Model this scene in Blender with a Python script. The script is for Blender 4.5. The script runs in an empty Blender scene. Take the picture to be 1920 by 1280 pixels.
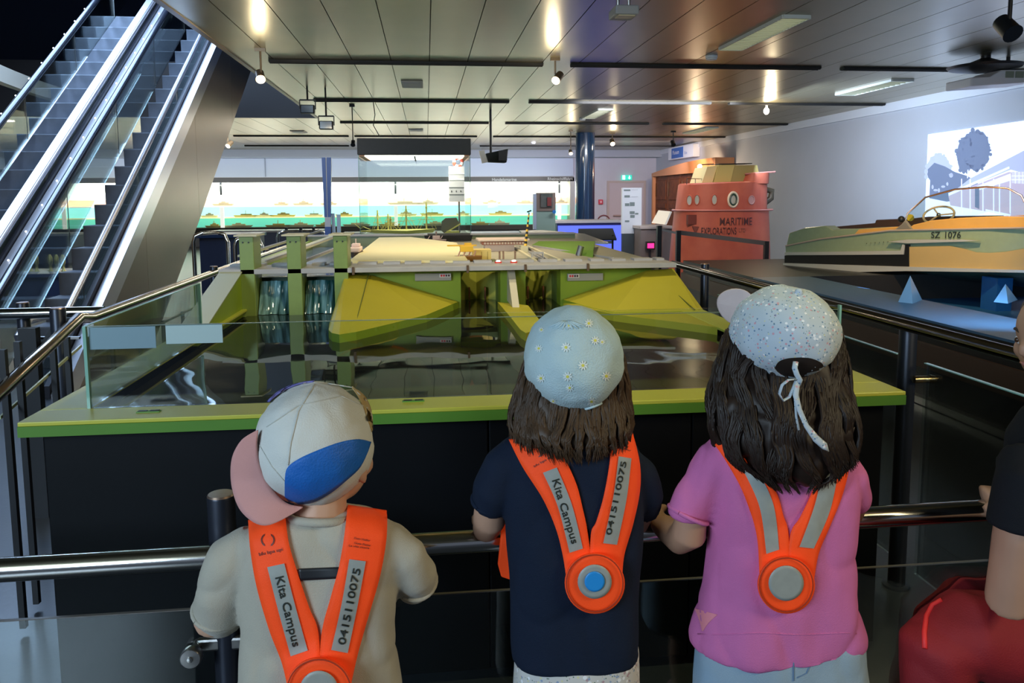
import bpy, bmesh, math, random
from mathutils import Vector, Matrix
from mathutils.bvhtree import BVHTree
random.seed(7)
SC = bpy.context.scene
COL = SC.collection
# ---------------------------------------------------------------- camera
FPX, CX, CY, H = 1450.0, 960.0, 525.0, 1.35
TH = math.atan(155/FPX); PS = math.atan(160/FPX*math.cos(TH)); RO = .006
FW = Vector((math.sin(PS)*math.cos(TH), math.cos(PS)*math.cos(TH), -math.sin(TH)))
_R = Vector((math.cos(PS), -math.sin(PS), 0)); _U = Vector((math.sin(PS)*math.sin(TH), math.cos(PS)*math.sin(TH), math.cos(TH)))
RV = _R*math.cos(RO) - _U*math.sin(RO); UV = _U*math.cos(RO) + _R*math.sin(RO)
CO = Vector((0, 0, H))
cam = bpy.data.objects.new('camera', bpy.data.cameras.new('camera')); COL.objects.link(cam)
m = Matrix((RV, UV, -FW)).transposed().to_4x4(); m.translation = CO
cam.matrix_world = m
cam.data.sensor_width = 36; cam.data.lens = FPX/1920*36; cam.data.shift_y = -(640-CY)/1920
cam.data.clip_start = .05; cam.data.clip_end = 200
SC.camera = cam
SC.view_settings.view_transform = 'Standard'; SC.view_settings.look = 'None'
SC.view_settings.exposure = 0.55; SC.view_settings.gamma = 1; SC.view_settings.use_curve_mapping = False
try:
    SC.cycles.use_denoising = True; SC.cycles.max_bounces = 7; SC.cycles.transparent_max_bounces = 16
    SC.cycles.caustics_reflective = False; SC.cycles.caustics_refractive = False
    SC.cycles.sample_clamp_indirect = 4.0
except Exception: pass
# ---------------------------------------------------------------- light
w = bpy.data.worlds.new('world'); SC.world = w; w.use_nodes = True
bg = w.node_tree.nodes['Background']; bg.inputs[0].default_value = (.50, .60, .80, 1); bg.inputs[1].default_value = .14
def light(kind, name, loc, energy, color=(1, 1, 1), aim=None, **k):
    d = bpy.data.lights.new(name, kind); d.energy = energy; d.color = color
    for a, b in k.items(): setattr(d, a, b)
    o = bpy.data.objects.new(name, d); COL.objects.link(o); o.location = loc
    if aim is not None: o.rotation_euler = (Vector(aim)-Vector(loc)).to_track_quat('-Z', 'Y').to_euler()
    return o
WARM = (1, .83, .55)
# daylight from the windows and the hall behind the visitors
light('AREA', 'window_light', (-3.2, -2.2, 2.3), 150, (.60, .80, 1), (0, 1.4, .9), shape='RECTANGLE', size=2.4, size_y=1.3)
light('AREA', 'hall_light', (2.9, -.4, 2.5), 40, (1, .86, .55), (.6, 1.5, .9), shape='RECTANGLE', size=1.6, size_y=1.0)
# track spots over the lock model, above the frame
light('SPOT', 'model_spot_light', (.15, 2.9, 2.7), 50, (1, .88, .58), (-.15, 3.9, .8), spot_size=1.5, spot_blend=.8, shadow_soft_size=.06)
light('SPOT', 'model_spot_light', (1.1, 3.6, 2.7), 36, (1, .88, .55), (.9, 4.0, .8), spot_size=1.4, spot_blend=.8, shadow_soft_size=.06)
light('SPOT', 'model_spot_light', (.2, 5.0, 2.7), 95, (1, .84, .58), (.1, 5.6, 1.), spot_size=1.6, spot_blend=.8, shadow_soft_size=.06)
light('SPOT', 'rim_fill_spot', (.9, 1.6, 2.7), 34, (1, .95, .5), (.7, 2.1, .8), spot_size=1.1, spot_blend=.9, shadow_soft_size=.06)
light('AREA', 'frieze_fill_light', (-4.0, 22.0, 1.9), 45, (.80, .86, 1), (-4.0, 24.4, 2.35), shape='RECTANGLE', size=15, size_y=.2)  # added fill brightening the back wall, no fixture modelled
light('AREA', 'stage_recess_light', (4.0, 5.4, .52), 4, (.2, .5, 1), (6.2, 6.0, .3), shape='RECTANGLE', size=2.0, size_y=.1)
light('SPOT', 'rim_fill_spot', (-.2, 2.6, 2.7), 30, (1, .93, .70), (-.95, 2.7, .8), spot_size=.7, spot_blend=.9, shadow_soft_size=.06)  # spot added to brighten the left rim board
light('AREA', 'stele_fill_light', (3.6, 11.6, 2.74), 60, (.90, .93, 1), (3.6, 14.2, 1.0), shape='RECTANGLE', size=2.5, size_y=.3)  # fill added under the ceiling to brighten the info stele
# upper storey daylight down the escalator well
light('AREA', 'upper_floor_light', (-4.0, 9.2, 5.3), 480, (.45, .66, 1), (-3.2, 9.0, 2), shape='RECTANGLE', size=4, size_y=4)
light('SPOT', 'escalator_side_light', (-1.0, 4.6, 2.7), 60, (1, .86, .66), (-2.6, 8.2, 1.3), spot_size=1.3, spot_blend=.9, shadow_soft_size=.1)
# exhibit spots on the right
light('SPOT', 'tower_spot_light', (3.2, 8.2, 2.7), 190, (1, .72, .55), (4.4, 11, 1.0), spot_size=.75, spot_blend=.7, shadow_soft_size=.06)
light('SPOT', 'boat_spot_light', (4.0, 5.6, 2.7), 160, (1, .68, .34), (4.9, 6.9, 1.1), spot_size=1.0, spot_blend=.8, shadow_soft_size=.05)
light('SPOT', 'boat_side_light', (2.0, 4.6, 2.7), 55, (1, .9, .6), (4.3, 7.0, .9), spot_size=.9, spot_blend=.9, shadow_soft_size=.05)
light('SPOT', 'portal_light', (6.0, 18.5, 2.6), 120, (1, .7, .42), (7.0, 20, 1.2), spot_size=1.9, spot_blend=.6, shadow_soft_size=.06)
light('AREA', 'back_hall_light', (4.5, 20.0, 2.7), 95, (.82, .80, 1), (4.5, 23.5, 1.4), shape='RECTANGLE', size=4, size_y=1)
light('AREA', 'projector_glow_light', (5.0, 10.6, 2.2), 55, (.62, .78, 1), (7.4, 10.4, 1.8), shape='RECTANGLE', size=1.6, size_y=1.0)
light('AREA', 'middle_hall_light', (-1.0, 14.5, 2.72), 110, (1, .92, .76), (-1, 14.6, 0), shape='RECTANGLE', size=7, size_y=.5)

# ---------------------------------------------------------------- helpers
def ray(px, py): return FW + RV*((px-CX)/FPX) + UV*((CY-py)/FPX)
def PZ(px, py, z): d = ray(px, py); return CO + d*((z-H)/d.z)
def PY(px, py, Y): d = ray(px, py); return CO + d*(Y/d.y)
def PX(px, py, X): d = ray(px, py); return CO + d*(X/d.x)
def lerp(a, b, t): return a+(b-a)*t
_mc = {}
def mat(name, col, rough=.5, metal=0., noise=0., nscale=20., bump=0., bscale=120., spec=.5, emit=None, es=1., coat=0., alt=None, sheen=0.):
    if name in _mc: return _mc[name]
    m = bpy.data.materials.new(name); m.use_nodes = True; nt = m.node_tree; N = nt.nodes; L = nt.links
    p = N['Principled BSDF']; p.inputs['Base Color'].default_value = (*col, 1); p.inputs['Roughness'].default_value = rough
    p.inputs['Metallic'].default_value = metal; p.inputs['Specular IOR Level'].default_value = spec
    p.inputs['Coat Weight'].default_value = coat; p.inputs['Sheen Weight'].default_value = sheen
    tc = N.new('ShaderNodeTexCoord')
    if noise > 0 or alt:
        n = N.new('ShaderNodeTexNoise'); n.inputs['Scale'].default_value = nscale; n.inputs['Detail'].default_value = 4
        L.new(tc.outputs['Object'], n.inputs['Vector'])
        mx = N.new('ShaderNodeMix'); mx.data_type = 'RGBA'
        b = alt or tuple(c*(1-noise) for c in col)
        mx.inputs[6].default_value = (*col, 1); mx.inputs[7].default_value = (*b, 1)
        mr = N.new('ShaderNodeMapRange'); mr.inputs[1].default_value = .14; mr.inputs[2].default_value = .62
        L.new(n.outputs['Fac'], mr.inputs[0]); L.new(mr.outputs[0], mx.inputs[0]); L.new(mx.outputs[2], p.inputs['Base Color'])
    if bump > 0:
        n2 = N.new('ShaderNodeTexNoise'); n2.inputs['Scale'].default_value = bscale; n2.inputs['Detail'].default_value = 3
        L.new(tc.outputs['Object'], n2.inputs['Vector'])
        bp = N.new('ShaderNodeBump'); bp.inputs['Strength'].default_value = bump; bp.inputs['Distance'].default_value = .01
        L.new(n2.outputs['Fac'], bp.inputs['Height']); L.new(bp.outputs[0], p.inputs['Normal'])
    if emit:
        p.inputs['Emission Color'].default_value = (*emit, 1); p.inputs['Emission Strength'].default_value = es
    _mc[name] = m; return m
def glass(name, tint=(.93, .98, .96), refl=.10, rough=.02):
    if name in _mc: return _mc[name]
    m = bpy.data.materials.new(name); m.use_nodes = True; nt = m.node_tree; N = nt.nodes; L = nt.links
    N.remove(N['Principled BSDF']); out = N['Material Output']
    t = N.new('ShaderNodeBsdfTransparent'); t.inputs[0].default_value = (*tint, 1)
    g = N.new('ShaderNodeBsdfGlossy'); g.inputs['Roughness'].default_value = rough
    lw = N.new('ShaderNodeLayerWeight'); lw.inputs[0].default_value = .3
    ma = N.new('ShaderNodeMath'); ma.operation = 'MULTIPLY_ADD'; ma.inputs[1].default_value = .6; ma.inputs[2].default_value = refl*.3; ma.use_clamp = True
    L.new(lw.outputs['Fresnel'], ma.inputs[0])
    mx = N.new('ShaderNodeMixShader'); L.new(ma.outputs[0], mx.inputs[0]); L.new(t.outputs[0], mx.inputs[1]); L.new(g.outputs[0], mx.inputs[2])
    L.new(mx.outputs[0], out.inputs[0]); _mc[name] = m; return m
class MB:
    def __init__(s): s.v = []; s.f = []
    def add(s, vs, fs):
        o = len(s.v); s.v += [tuple(x) for x in vs]; s.f += [tuple(i+o for i in f) for f in fs]; return s
    def box(s, x0, x1, y0, y1, z0, z1, bv=0):
        s.add([(x0,y0,z0),(x1,y0,z0),(x1,y1,z0),(x0,y1,z0),(x0,y0,z1),(x1,y0,z1),(x1,y1,z1),(x0,y1,z1)],
              [(0,3,2,1),(4,5,6,7),(0,1,5,4),(1,2,6,5),(2,3,7,6),(3,0,4,7)]); return s
    def hexa(s, p):  # 4 bottom then 4 top points
        s.add(p, [(0,3,2,1),(4,5,6,7),(0,1,5,4),(1,2,6,5),(2,3,7,6),(3,0,4,7)]); return s
    def bar(s, a, b, w_, h_, up=(0,0,1)):
        a = Vector(a); b = Vector(b); d = (b-a).normalized(); u = Vector(up); sd = d.cross(u)
        if sd.length < 1e-4: sd = d.cross(Vector((0,1,0)))
        sd.normalize(); u = sd.cross(d).normalized(); sd = sd*(w_/2); u = u*(h_/2)
        s.hexa([a-sd-u, a+sd-u, b+sd-u, b-sd-u, a-sd+u, a+sd+u, b+sd+u, b-sd+u]); return s
    def tube(s, pts, r, n=10, cap=True, flat=1.0, up=None):
        pts = [Vector(p) for p in pts]; rs = r if isinstance(r, (list, tuple)) else [r]*len(pts)
        base = len(s.v); prev = None; rings = []
        for i, p in enumerate(pts):
            d = (pts[min(i+1, len(pts)-1)]-pts[max(i-1, 0)])
            d = d.normalized() if d.length > 1e-9 else Vector((0,0,1))
            if prev is None:
                prev = d.cross(Vector(up) if up else (Vector((0,0,1)) if abs(d.z) < .9 else Vector((0,1,0)))).normalized()
            a = (prev-d*prev.dot(d)); a = a.normalized() if a.length > 1e-6 else d.orthogonal().normalized()
            prev = a; b = d.cross(a)
            rings.append([tuple(p+a*(rs[i]*math.cos(2*math.pi*k/n))+b*(rs[i]*flat*math.sin(2*math.pi*k/n))) for k in range(n)])
        vs = [q for ring in rings for q in ring]; fs = []
        for i in range(len(pts)-1):
            for k in range(n):
                fs.append((i*n+k, i*n+(k+1) % n, (i+1)*n+(k+1) % n, (i+1)*n+k))
        if cap: fs.append(tuple(reversed(range(n)))); fs.append(tuple((len(pts)-1)*n+k for k in range(n)))
        s.add(vs, fs); return s
    def loft(s, rings, cap=True, closed=True):
        n = len(rings[0]); vs = [q for r_ in rings for q in r_]; fs = []
        for i in range(len(rings)-1):
            for k in range(n if closed else n-1):
                fs.append((i*n+k, i*n+(k+1) % n, (i+1)*n+(k+1) % n, (i+1)*n+k))
        if cap: fs.append(tuple(reversed(range(n)))); fs.append(tuple((len(rings)-1)*n+k for k in range(n)))
        s.add(vs, fs); return s
    def lathe(s, c, prof, n=24, axis='Z'):
        rings = []
        for (r_, h_) in prof:
            ring = []
            for k in range(n):
                a = 2*math.pi*k/n; x, y = r_*math.cos(a), r_*math.sin(a)
                ring.append({'Z': (c[0]+x, c[1]+y, c[2]+h_), 'Y': (c[0]+x, c[1]+h_, c[2]-y), 'X': (c[0]+h_, c[1]+x, c[2]+y)}[axis])
            rings.append(ring)
        s.loft(rings); return s
    def prism(s, poly, ext):  # planar polygon of 3-D points extruded by vector ext
        n = len(poly); e = Vector(ext); p = [Vector(q) for q in poly]
        s.add(p+[q+e for q in p], [tuple(range(n)), tuple(reversed(range(n, 2*n)))]+[(k, k+n, (k+1) % n+n, (k+1) % n) for k in range(n)]); return s
    def sphere(s, c, r, nu=16, nv=10):
        r = r if isinstance(r, (tuple, list)) else (r, r, r); rings = []
        for j in range(1, nv):
            t = math.pi*j/nv; rings.append([(c[0]+r[0]*math.sin(t)*math.cos(2*math.pi*k/nu), c[1]+r[1]*math.sin(t)*math.sin(2*math.pi*k/nu), c[2]-r[2]*math.cos(t)) for k in range(nu)])
        s.loft(rings, cap=False); b = len(s.v)-len(rings)*nu
        s.v += [(c[0], c[1], c[2]-r[2]), (c[0], c[1], c[2]+r[2])]; i0 = len(s.v)-2
        for k in range(nu): s.f += [(i0, b+(k+1) % nu, b+k), (i0+1, b+(nv-2)*nu+k, b+(nv-2)*nu+(k+1) % nu)]
        return s
    def build(s, name, material, parent=None, smooth=False, bevel=0, kind=None):
        me = bpy.data.meshes.new(name); me.from_pydata(s.v, [], s.f); me.validate()
        bm = bmesh.new(); bm.from_mesh(me); bmesh.ops.recalc_face_normals(bm, faces=bm.faces); bm.to_mesh(me); bm.free()
        return link(name, me, material, parent, smooth, bevel, kind)
def root_loc(o):
    t = Vector((0, 0, 0))
    while o is not None: t += o.location; o = o.parent
    return t
def link(name, me, material, parent=None, smooth=False, bevel=0, kind=None):
    o = bpy.data.objects.new(name, me); COL.objects.link(o)
    for mm in (material if isinstance(material, list) else [material]): me.materials.append(mm)
    if parent is not None: o.parent = parent; o.location = -root_loc(parent)
    if smooth:
        for p in me.polygons: p.use_smooth = True
        if smooth != 'all':
            try: me.set_sharp_from_angle(angle=math.radians(40))
            except Exception: pass
    if bevel:
        md = o.modifiers.new('bevel', 'BEVEL'); md.width = bevel; md.segments = 2; md.limit_method = 'ANGLE'
    if kind: o['kind'] = kind
    return o
def tag(o, label, cat, group=None):
    o['label'] = label; o['category'] = cat
    if group: o['group'] = group
    return o
def thing(name, label, cat, loc=(0, 0, 0), group=None):
    o = bpy.data.objects.new(name, None); COL.objects.link(o); o.location = loc; o.empty_display_size = .1
    return tag(o, label, cat, group)
def struct(o): o['kind'] = 'structure'; return o
def dup(root, loc, label=None, group=None, rotz=None):
    r_ = root.copy(); COL.objects.link(r_); r_.location = loc
    if rotz is not None: r_.rotation_euler = (0, 0, rotz)
    if label: r_['label'] = label
    if group: r_['group'] = group
    for ch in list(root.children):
        c = ch.copy(); COL.objects.link(c); c.parent = r_
        for g in list(ch.children):
            d = g.copy(); COL.objects.link(d); d.parent = c
    return r_
def textmesh(body, size=1., align='LEFT', off=0.):
    cu = bpy.data.curves.new('txt', 'FONT'); cu.body = body; cu.size = size; cu.align_x = align; cu.resolution_u = 4; cu.offset = off
    o = bpy.data.objects.new('txt', cu); COL.objects.link(o)
    dg = bpy.context.evaluated_depsgraph_get(); me = bpy.data.meshes.new_from_object(o.evaluated_get(dg))
    bpy.data.objects.remove(o); bpy.data.curves.remove(cu); return me
def text3d(body, name, org, xa, ya, size, material, parent, align='LEFT', off=0., fn=None):
    me = textmesh(body, size, align, off); xa = Vector(xa); ya = Vector(ya); org = Vector(org)
    if fn:
        bm = bmesh.new(); bm.from_mesh(me); bmesh.ops.triangulate(bm, faces=bm.faces)
        bmesh.ops.subdivide_edges(bm, edges=[e for e in bm.edges if e.calc_length() > size*.12], cuts=2); bm.to_mesh(me); bm.free()
    for v_ in me.vertices:
        v_.co = fn(v_.co.x, v_.co.y) if fn else org+xa*v_.co.x+ya*v_.co.y
    return link(name, me, material, parent)

# ---------------------------------------------------------------- materials
BLACK = mat('black_paint', (.012, .013, .016), .45)
DARK = mat('charcoal_panel', (.003, .004, .006), .5, spec=.22, noise=.3, nscale=6)
CHROME = mat('polished_steel', (.62, .60, .57), .14, 1.)
BRASSY = mat('warm_polished_tube', (.55, .46, .38), .16, 1.)
STEEL = mat('brushed_steel', (.42, .40, .38), .32, 1., bump=.05, bscale=40)
POSTM = mat('dark_post_metal', (.035, .04, .055), .35, .6)
WHITE = mat('white_card', (.88, .90, .95), .5)
CREAM = mat('cream_paint', (.72, .66, .45), .5)
LIME = mat('lime_model_paint', (.30, .42, .03), .42, noise=.12, nscale=5)
OLIVE = mat('slope_lit_paint', (.52, .45, .035), .5, noise=.08, nscale=4)  # lime paint yellowed to carry the warm spotlight on the slopes
LEAF = mat('green_edge_paint', (.10, .26, .03), .45, noise=.1, nscale=6)
GREYP = mat('bridge_grey_paint', (.52, .50, .50), .5, noise=.15, nscale=14)
GLASS = glass('clear_glass'); GEDGE = mat('green_glass_edge', (.25, .50, .42), .15, spec=.8)
LAMP = mat('lit_lamp', (1, 1, 1), .5, emit=(1, .86, .66), es=14)

# ================================================================ STRUCTURE
ceilm = mat('satin_ceiling_panel', (.345, .305, .195), .30, .80, noise=.10, nscale=2.5)
ceil2 = mat('ceiling_gap_shadow', (.02, .02, .018), .8)
floorm = mat('dark_stone_floor', (.045, .052, .064), .28, noise=.35, nscale=3, bump=.03, bscale=60)
WX = 7.35; WY = 24.4
struct(MB().box(-13.2, WX, -5, WY+.2, -.1, 0).build('floor', floorm))
c = struct(MB().box(-1.93, WX, -4, WY, 2.82, 3.1).box(-13, -1.93, -4, 6.0, 2.82, 3.1).box(-13, -1.93, 14.5, WY, 2.82, 3.1).build('ceiling', ceil2))
def plank(x0, x1, y0, y1):
    MB().box(x0+.004, x1-.004, y0, y1, 2.8, 2.822).build('plank', ceilm, c)
x = .06
while x < WX-.05: plank(x, min(x+.405, WX), -4, WY); x += .405
x = .06
while x > -1.85: plank(max(x-.405, -1.93), x, -4, WY); x -= .405
x = -1.93
while x > -12.9: plank(x-.405, x, -4, 6.0); plank(x-.405, x, 14.5, WY); x -= .405
darkfas = mat('dark_fascia', (.055, .045, .04), .4, .3)
struct(MB().box(-13, -1.9, 14.45, 14.5, 2.79, 3.75).build('trim_1', darkfas))
struct(MB().box(-1.95, -1.90, 6.0, 14.5, 2.79, 3.2).build('trim_2', mat('opening_edge_metal', (.25, .2, .16), .4, .6)))
struct(MB().box(-13, -1.9, 5.96, 6.0, 2.79, 3.75).build('trim_3', darkfas))
wallm = mat('pale_plaster_wall', (.62, .61, .68), .75, noise=.05, nscale=3)
struct(MB().box(-13, WX, WY, WY+.15, 0, 2.82).build('wall_back', wallm))
rwm = mat('grey_white_right_wall', (.50, .53, .60), .7, noise=.05, nscale=1.5)
struct(MB().box(WX, WX+.15, -4, WY, 0, 2.82).build('wall_right', rwm))
struct(MB().box(WX-.05, WX, -4, WY, 2.66, 2.8).build('trim_4', mat('cornice_white', (.68, .72, .80), .6)))
struct(MB().box(-13.15, -13, 5.5, WY, 0, 6).build('wall_left', mat('left_wall_blue_grey', (.30, .36, .48), .7)))
struct(MB().box(-13, WX, WY-.6, WY, 2.58, 2.8).build('trim_5', mat('soffit_blue_grey', (.42, .46, .52), .7)))
# upper storey
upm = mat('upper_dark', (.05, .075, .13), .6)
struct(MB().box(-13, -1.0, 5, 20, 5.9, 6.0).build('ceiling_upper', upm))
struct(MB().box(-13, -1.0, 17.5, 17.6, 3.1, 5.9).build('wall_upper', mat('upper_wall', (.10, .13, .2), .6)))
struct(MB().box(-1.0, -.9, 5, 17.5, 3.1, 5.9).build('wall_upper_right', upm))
# cream reflection in the escalator glass, built as a solid curved band
e = MB(); pts = []
for i in range(13):
    t = i/12; pts.append(PY(lerp(-120, 165, t), 85+ (lerp(0, 108, t))+10*math.sin(t*3.1), lerp(9.0, 14.3, t)))
for a, b in zip(pts, pts[1:]): e.bar(a, b, .12, .22)
struct(e.build('glass_reflection_band', mat('glass_reflection_cream', (.70, .64, .52), .5)))
# ================================================================ LOCK AND DAM MODEL IN ITS BASIN
YW = 4.10; WZ = .765
tank = thing('lock_model_basin', 'large lime green lock and dam model in a dark water basin on a black cabinet', 'model', (.15, 2.0, 0))
MB().box(-.99, 1.30, 2.10, 6.95, 0, .76).build('cabinet', DARK, tank)
for i in range(4):
    a = -.985+i*.572
    MB().box(a, a+.568, 2.045, 2.10, .03, .755).build('cabinet_panel', DARK, tank, bevel=.003)
for i in range(6):
    a = 2.11+i*.8
    MB().box(-1.01, -.99, a, a+.79, .03, .755).build('cabinet_panel', DARK, tank)
RIMT = mat('rim_top_lit_paint', (.56, .56, .075), .38, noise=.06, nscale=5)  # same paint as the walls, yellowed for the warm light on top
def board(p0, p1, name):
    (x0, y0), (x1, y1) = p0, p1
    MB().box(x0, x1, y0, y1, .789, .80).build(name, RIMT, tank, bevel=.002)
board((-1.022, 2.0), (1.335, 2.115), 'rim_board'); board((-1.022, 2.117), (-.905, 4.0), 'rim_board'); board((1.215, 2.117), (1.335, 4.0), 'rim_board')
MB().box(-1.022, 1.335, 1.998, 2.03, .762, .789).build('rim_edge', LEAF, tank)
MB().box(-1.022, -.995, 2.03, 6.9, .762, .789).build('rim_edge', LEAF, tank)
MB().box(1.31, 1.335, 2.03, 6.9, .762, .789).build('rim_edge', LEAF, tank)
wm = bpy.data.materials.new('dark_basin_water'); wm.use_nodes = True; N = wm.node_tree.nodes; L = wm.node_tree.links
p = N['Principled BSDF']; p.inputs['Base Color'].default_value = (.012, .011, .010, 1); p.inputs['Roughness'].default_value = .02; p.inputs['IOR'].default_value = 1.45; p.inputs['Specular IOR Level'].default_value = .9
n = N.new('ShaderNodeTexNoise'); n.inputs['Scale'].default_value = 3.2; n.inputs['Detail'].default_value = 1.5
mp = N.new('ShaderNodeMapping'); mp.inputs['Scale'].default_value = (1, .7, 1); tc = N.new('ShaderNodeTexCoord')
L.new(tc.outputs['Object'], mp.inputs[0]); L.new(mp.outputs[0], n.inputs['Vector'])
b = N.new('ShaderNodeBump'); b.inputs['Strength'].default_value = .22; b.inputs['Distance'].default_value = .02; L.new(n.outputs['Fac'], b.inputs['Height']); L.new(b.outputs[0], p.inputs['Normal'])
MB().box(-.905, 1.215, 2.11, 4.6, .755, WZ).build('basin_water', wm, tank)
# wing wall on the left
MB().prism([(-1.022, 4.05, .76), (-1.022, 4.05, .985), (-1.022, 3.98, .985), (-1.022, 3.25, .80), (-1.022, 3.2, .76)], (.095, 0, 0)).build('wing_wall', LIME, tank)
MB().hexa([(-1.03, 3.25, .801), (-.92, 3.25, .801), (-.92, 3.98, .986), (-1.03, 3.98, .986), (-1.03, 3.25, .807), (-.92, 3.25, .807), (-.92, 3.98, .992), (-1.03, 3.98, .992)]).build('wing_coping', mat('coping_grey_green', (.50, .52, .36), .5), tank)
# piers of the dam
PM = mat('pier_green_paint', (.26, .36, .09), .42, noise=.1)
for xc in (-.895, -.665, -.435):
    pr = MB().box(xc-.035, xc+.035, 3.97, 4.14, .74, 1.165).build('pier', PM, tank, bevel=.003)
    MB().box(xc-.055, xc+.055, 3.95, 4.15, 1.165, 1.172).build('pier_cap', CREAM, pr)
    for dx in (-.016, .012): MB().lathe((xc+dx, 3.966, 1.135), [(.004, 0), (.004, .006)], 8, 'Y').build('bolt_hole', BLACK, pr)
MB().box(-1.0, -.40, 4.16, 4.22, .74, .94).build('spillway_back_wall', mat('spillway_dark_green', (.02, .07, .03), .3), tank)
wf = bpy.data.materials.new('falling_water'); wf.use_nodes = True; N = wf.node_tree.nodes; L = wf.node_tree.links; p = N['Principled BSDF']
p.inputs['Roughness'].default_value = .06; p.inputs['Specular IOR Level'].default_value = 1.0
tc = N.new('ShaderNodeTexCoord'); mp = N.new('ShaderNodeMapping'); mp.inputs['Scale'].default_value = (34, 5, 3); nz = N.new('ShaderNodeTexNoise'); nz.inputs['Scale'].default_value = 1.2; nz.inputs['Detail'].default_value = 3
cr = N.new('ShaderNodeValToRGB'); cr.color_ramp.elements[0].position = .42; cr.color_ramp.elements[0].color = (.008, .06, .06, 1); cr.color_ramp.elements[1].position = .72; cr.color_ramp.elements[1].color = (.32, .60, .66, 1)
L.new(tc.outputs['Object'], mp.inputs[0]); L.new(mp.outputs[0], nz.inputs['Vector']); L.new(nz.outputs['Fac'], cr.inputs[0]); L.new(cr.outputs[0], p.inputs['Base Color'])
bp = N.new('ShaderNodeBump'); bp.inputs['Strength'].default_value = .6; bp.inputs['Distance'].default_value = .02; L.new(nz.outputs['Fac'], bp.inputs['Height']); L.new(bp.outputs[0], p.inputs['Normal'])
for (x0, x1) in ((-.855, -.705), (-.625, -.475)):
    rings = []
    for j in range(22):
        t = j/21; y = 4.08-.05*t-.06*max(0, t-.35)**2; z = lerp(.93, WZ-.01, t)+.012*math.sin(min(1, t*5)*1.57)
        rings.append([(lerp(x0, x1, i/20), y-.012*abs(math.sin(i*.9+t*2))-.01*math.sin(i*.5), z) for i in range(21)])
    MB().loft(rings, cap=False, closed=False).build('falling_water_sheet', wf, tank, smooth='all')
# dam wall with two lock bays
def wallseg(x0, x1): MB().box(x0, x1, YW, YW+.12, .74, .975).build('lock_wall', LIME, tank)
wallseg(-.40, .175); wallseg(.387, .523); wallseg(.713, 1.215)
DG = mat('lock_chamber_green', (.16, .24, .05), .45); GATE = mat('lock_gate_yellow', (.50, .50, .08), .45)
for (x0, x1) in ((.175, .387), (.523, .713)):
    MB().box(x0-.02, x0, YW+.12, YW+.5, .74, .975).build('chamber_side', DG, tank)
    MB().box(x1, x1+.02, YW+.12, YW+.5, .74, .975).build('chamber_side', DG, tank)
    MB().box(x0-.02, x1+.02, YW+.5, YW+.52, .74, .975).build('chamber_end', DG, tank)
    MB().box(x0, x1, YW+.01, YW+.1, .955, .972).build('lintel', LIME, tank)
    xm = (x0+x1)/2
    MB().hexa([(x0, YW+.30, .74), (xm, YW+.36, .74), (xm, YW+.37, .74), (x0, YW+.31, .74), (x0, YW+.30, .925), (xm, YW+.36, .925), (xm, YW+.37, .925), (x0, YW+.31, .925)]).build('lock_gate', GATE, tank)
    MB().hexa([(xm, YW+.36, .74), (x1, YW+.30, .74), (x1, YW+.31, .74), (xm, YW+.37, .74), (xm, YW+.36, .925), (x1, YW+.30, .925), (x1, YW+.31, .925), (xm, YW+.37, .925)]).build('lock_gate', GATE, tank)
    for dx in (-.045, .045): MB().box(xm+dx-.004, xm+dx+.004, YW+.28, YW+.31, .77, .84).build('gate_rod', mat('rust_brown', (.25, .08, .02), .6), tank)
    MB().hexa([(x0, YW+.2, .94), (x1, YW+.2, .94), (x1, YW+.28, .93), (x0, YW+.28, .93), (x0, YW+.2, .965), (x1, YW+.2, .965), (x1, YW+.28, .955), (x0, YW+.28, .955)]).build('chamber_bridge', mat('chamber_grey_green', (.2, .3, .22), .3), tank)
# embankment left of the locks (rounded tip) : fan from the crest
def patch(name, top, base, material, skirt=WZ-.02):
    m_ = MB(); n_ = len(base); vs = [tuple(q) for q in top]+[tuple(q) for q in base]; k = len(top); fs = []
    for i in range(n_-1):
        ti = min(int(i*(k)/(n_-1)), k-1) if k > 1 else 0; tj = min(int((i+1)*(k)/(n_-1)), k-1) if k > 1 else 0
        if ti == tj: fs.append((ti, k+i, k+i+1))
        else: fs.append((ti, k+i, k+i+1, tj))
    m_.add(vs, fs); o = m_.build(name, material, tank)
    s_ = MB(); b2 = [(q[0], q[1], skirt) for q in base]
    s_.loft([[tuple(q) for q in base], b2], cap=False, closed=False); s_.build('embankment_skirt', LIME, tank); return o
T1 = PY(648, 512, YW-.03); T2 = PY(697, 516, YW-.03)
base = [Vector((T1.x-.012, YW-.02, .79)), PZ(617, 608, .80), PZ(616, 618, .80), PZ(622, 624, .80), PZ(636, 627, .80), PZ(668, 622, .80), PZ(735, 606, .80), PZ(800, 590, .80), Vector((.16, YW-.01, .80))]
patch('embankment', [T1, T2], base, OLIVE)
MB().bar(PY(691, 516, YW-.045)+Vector((0, 0, .004)), PZ(668, 603, .822), .004, .004).build('joint_line', mat('joint_dark', (.12, .14, .02), .6), tank)
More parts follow.
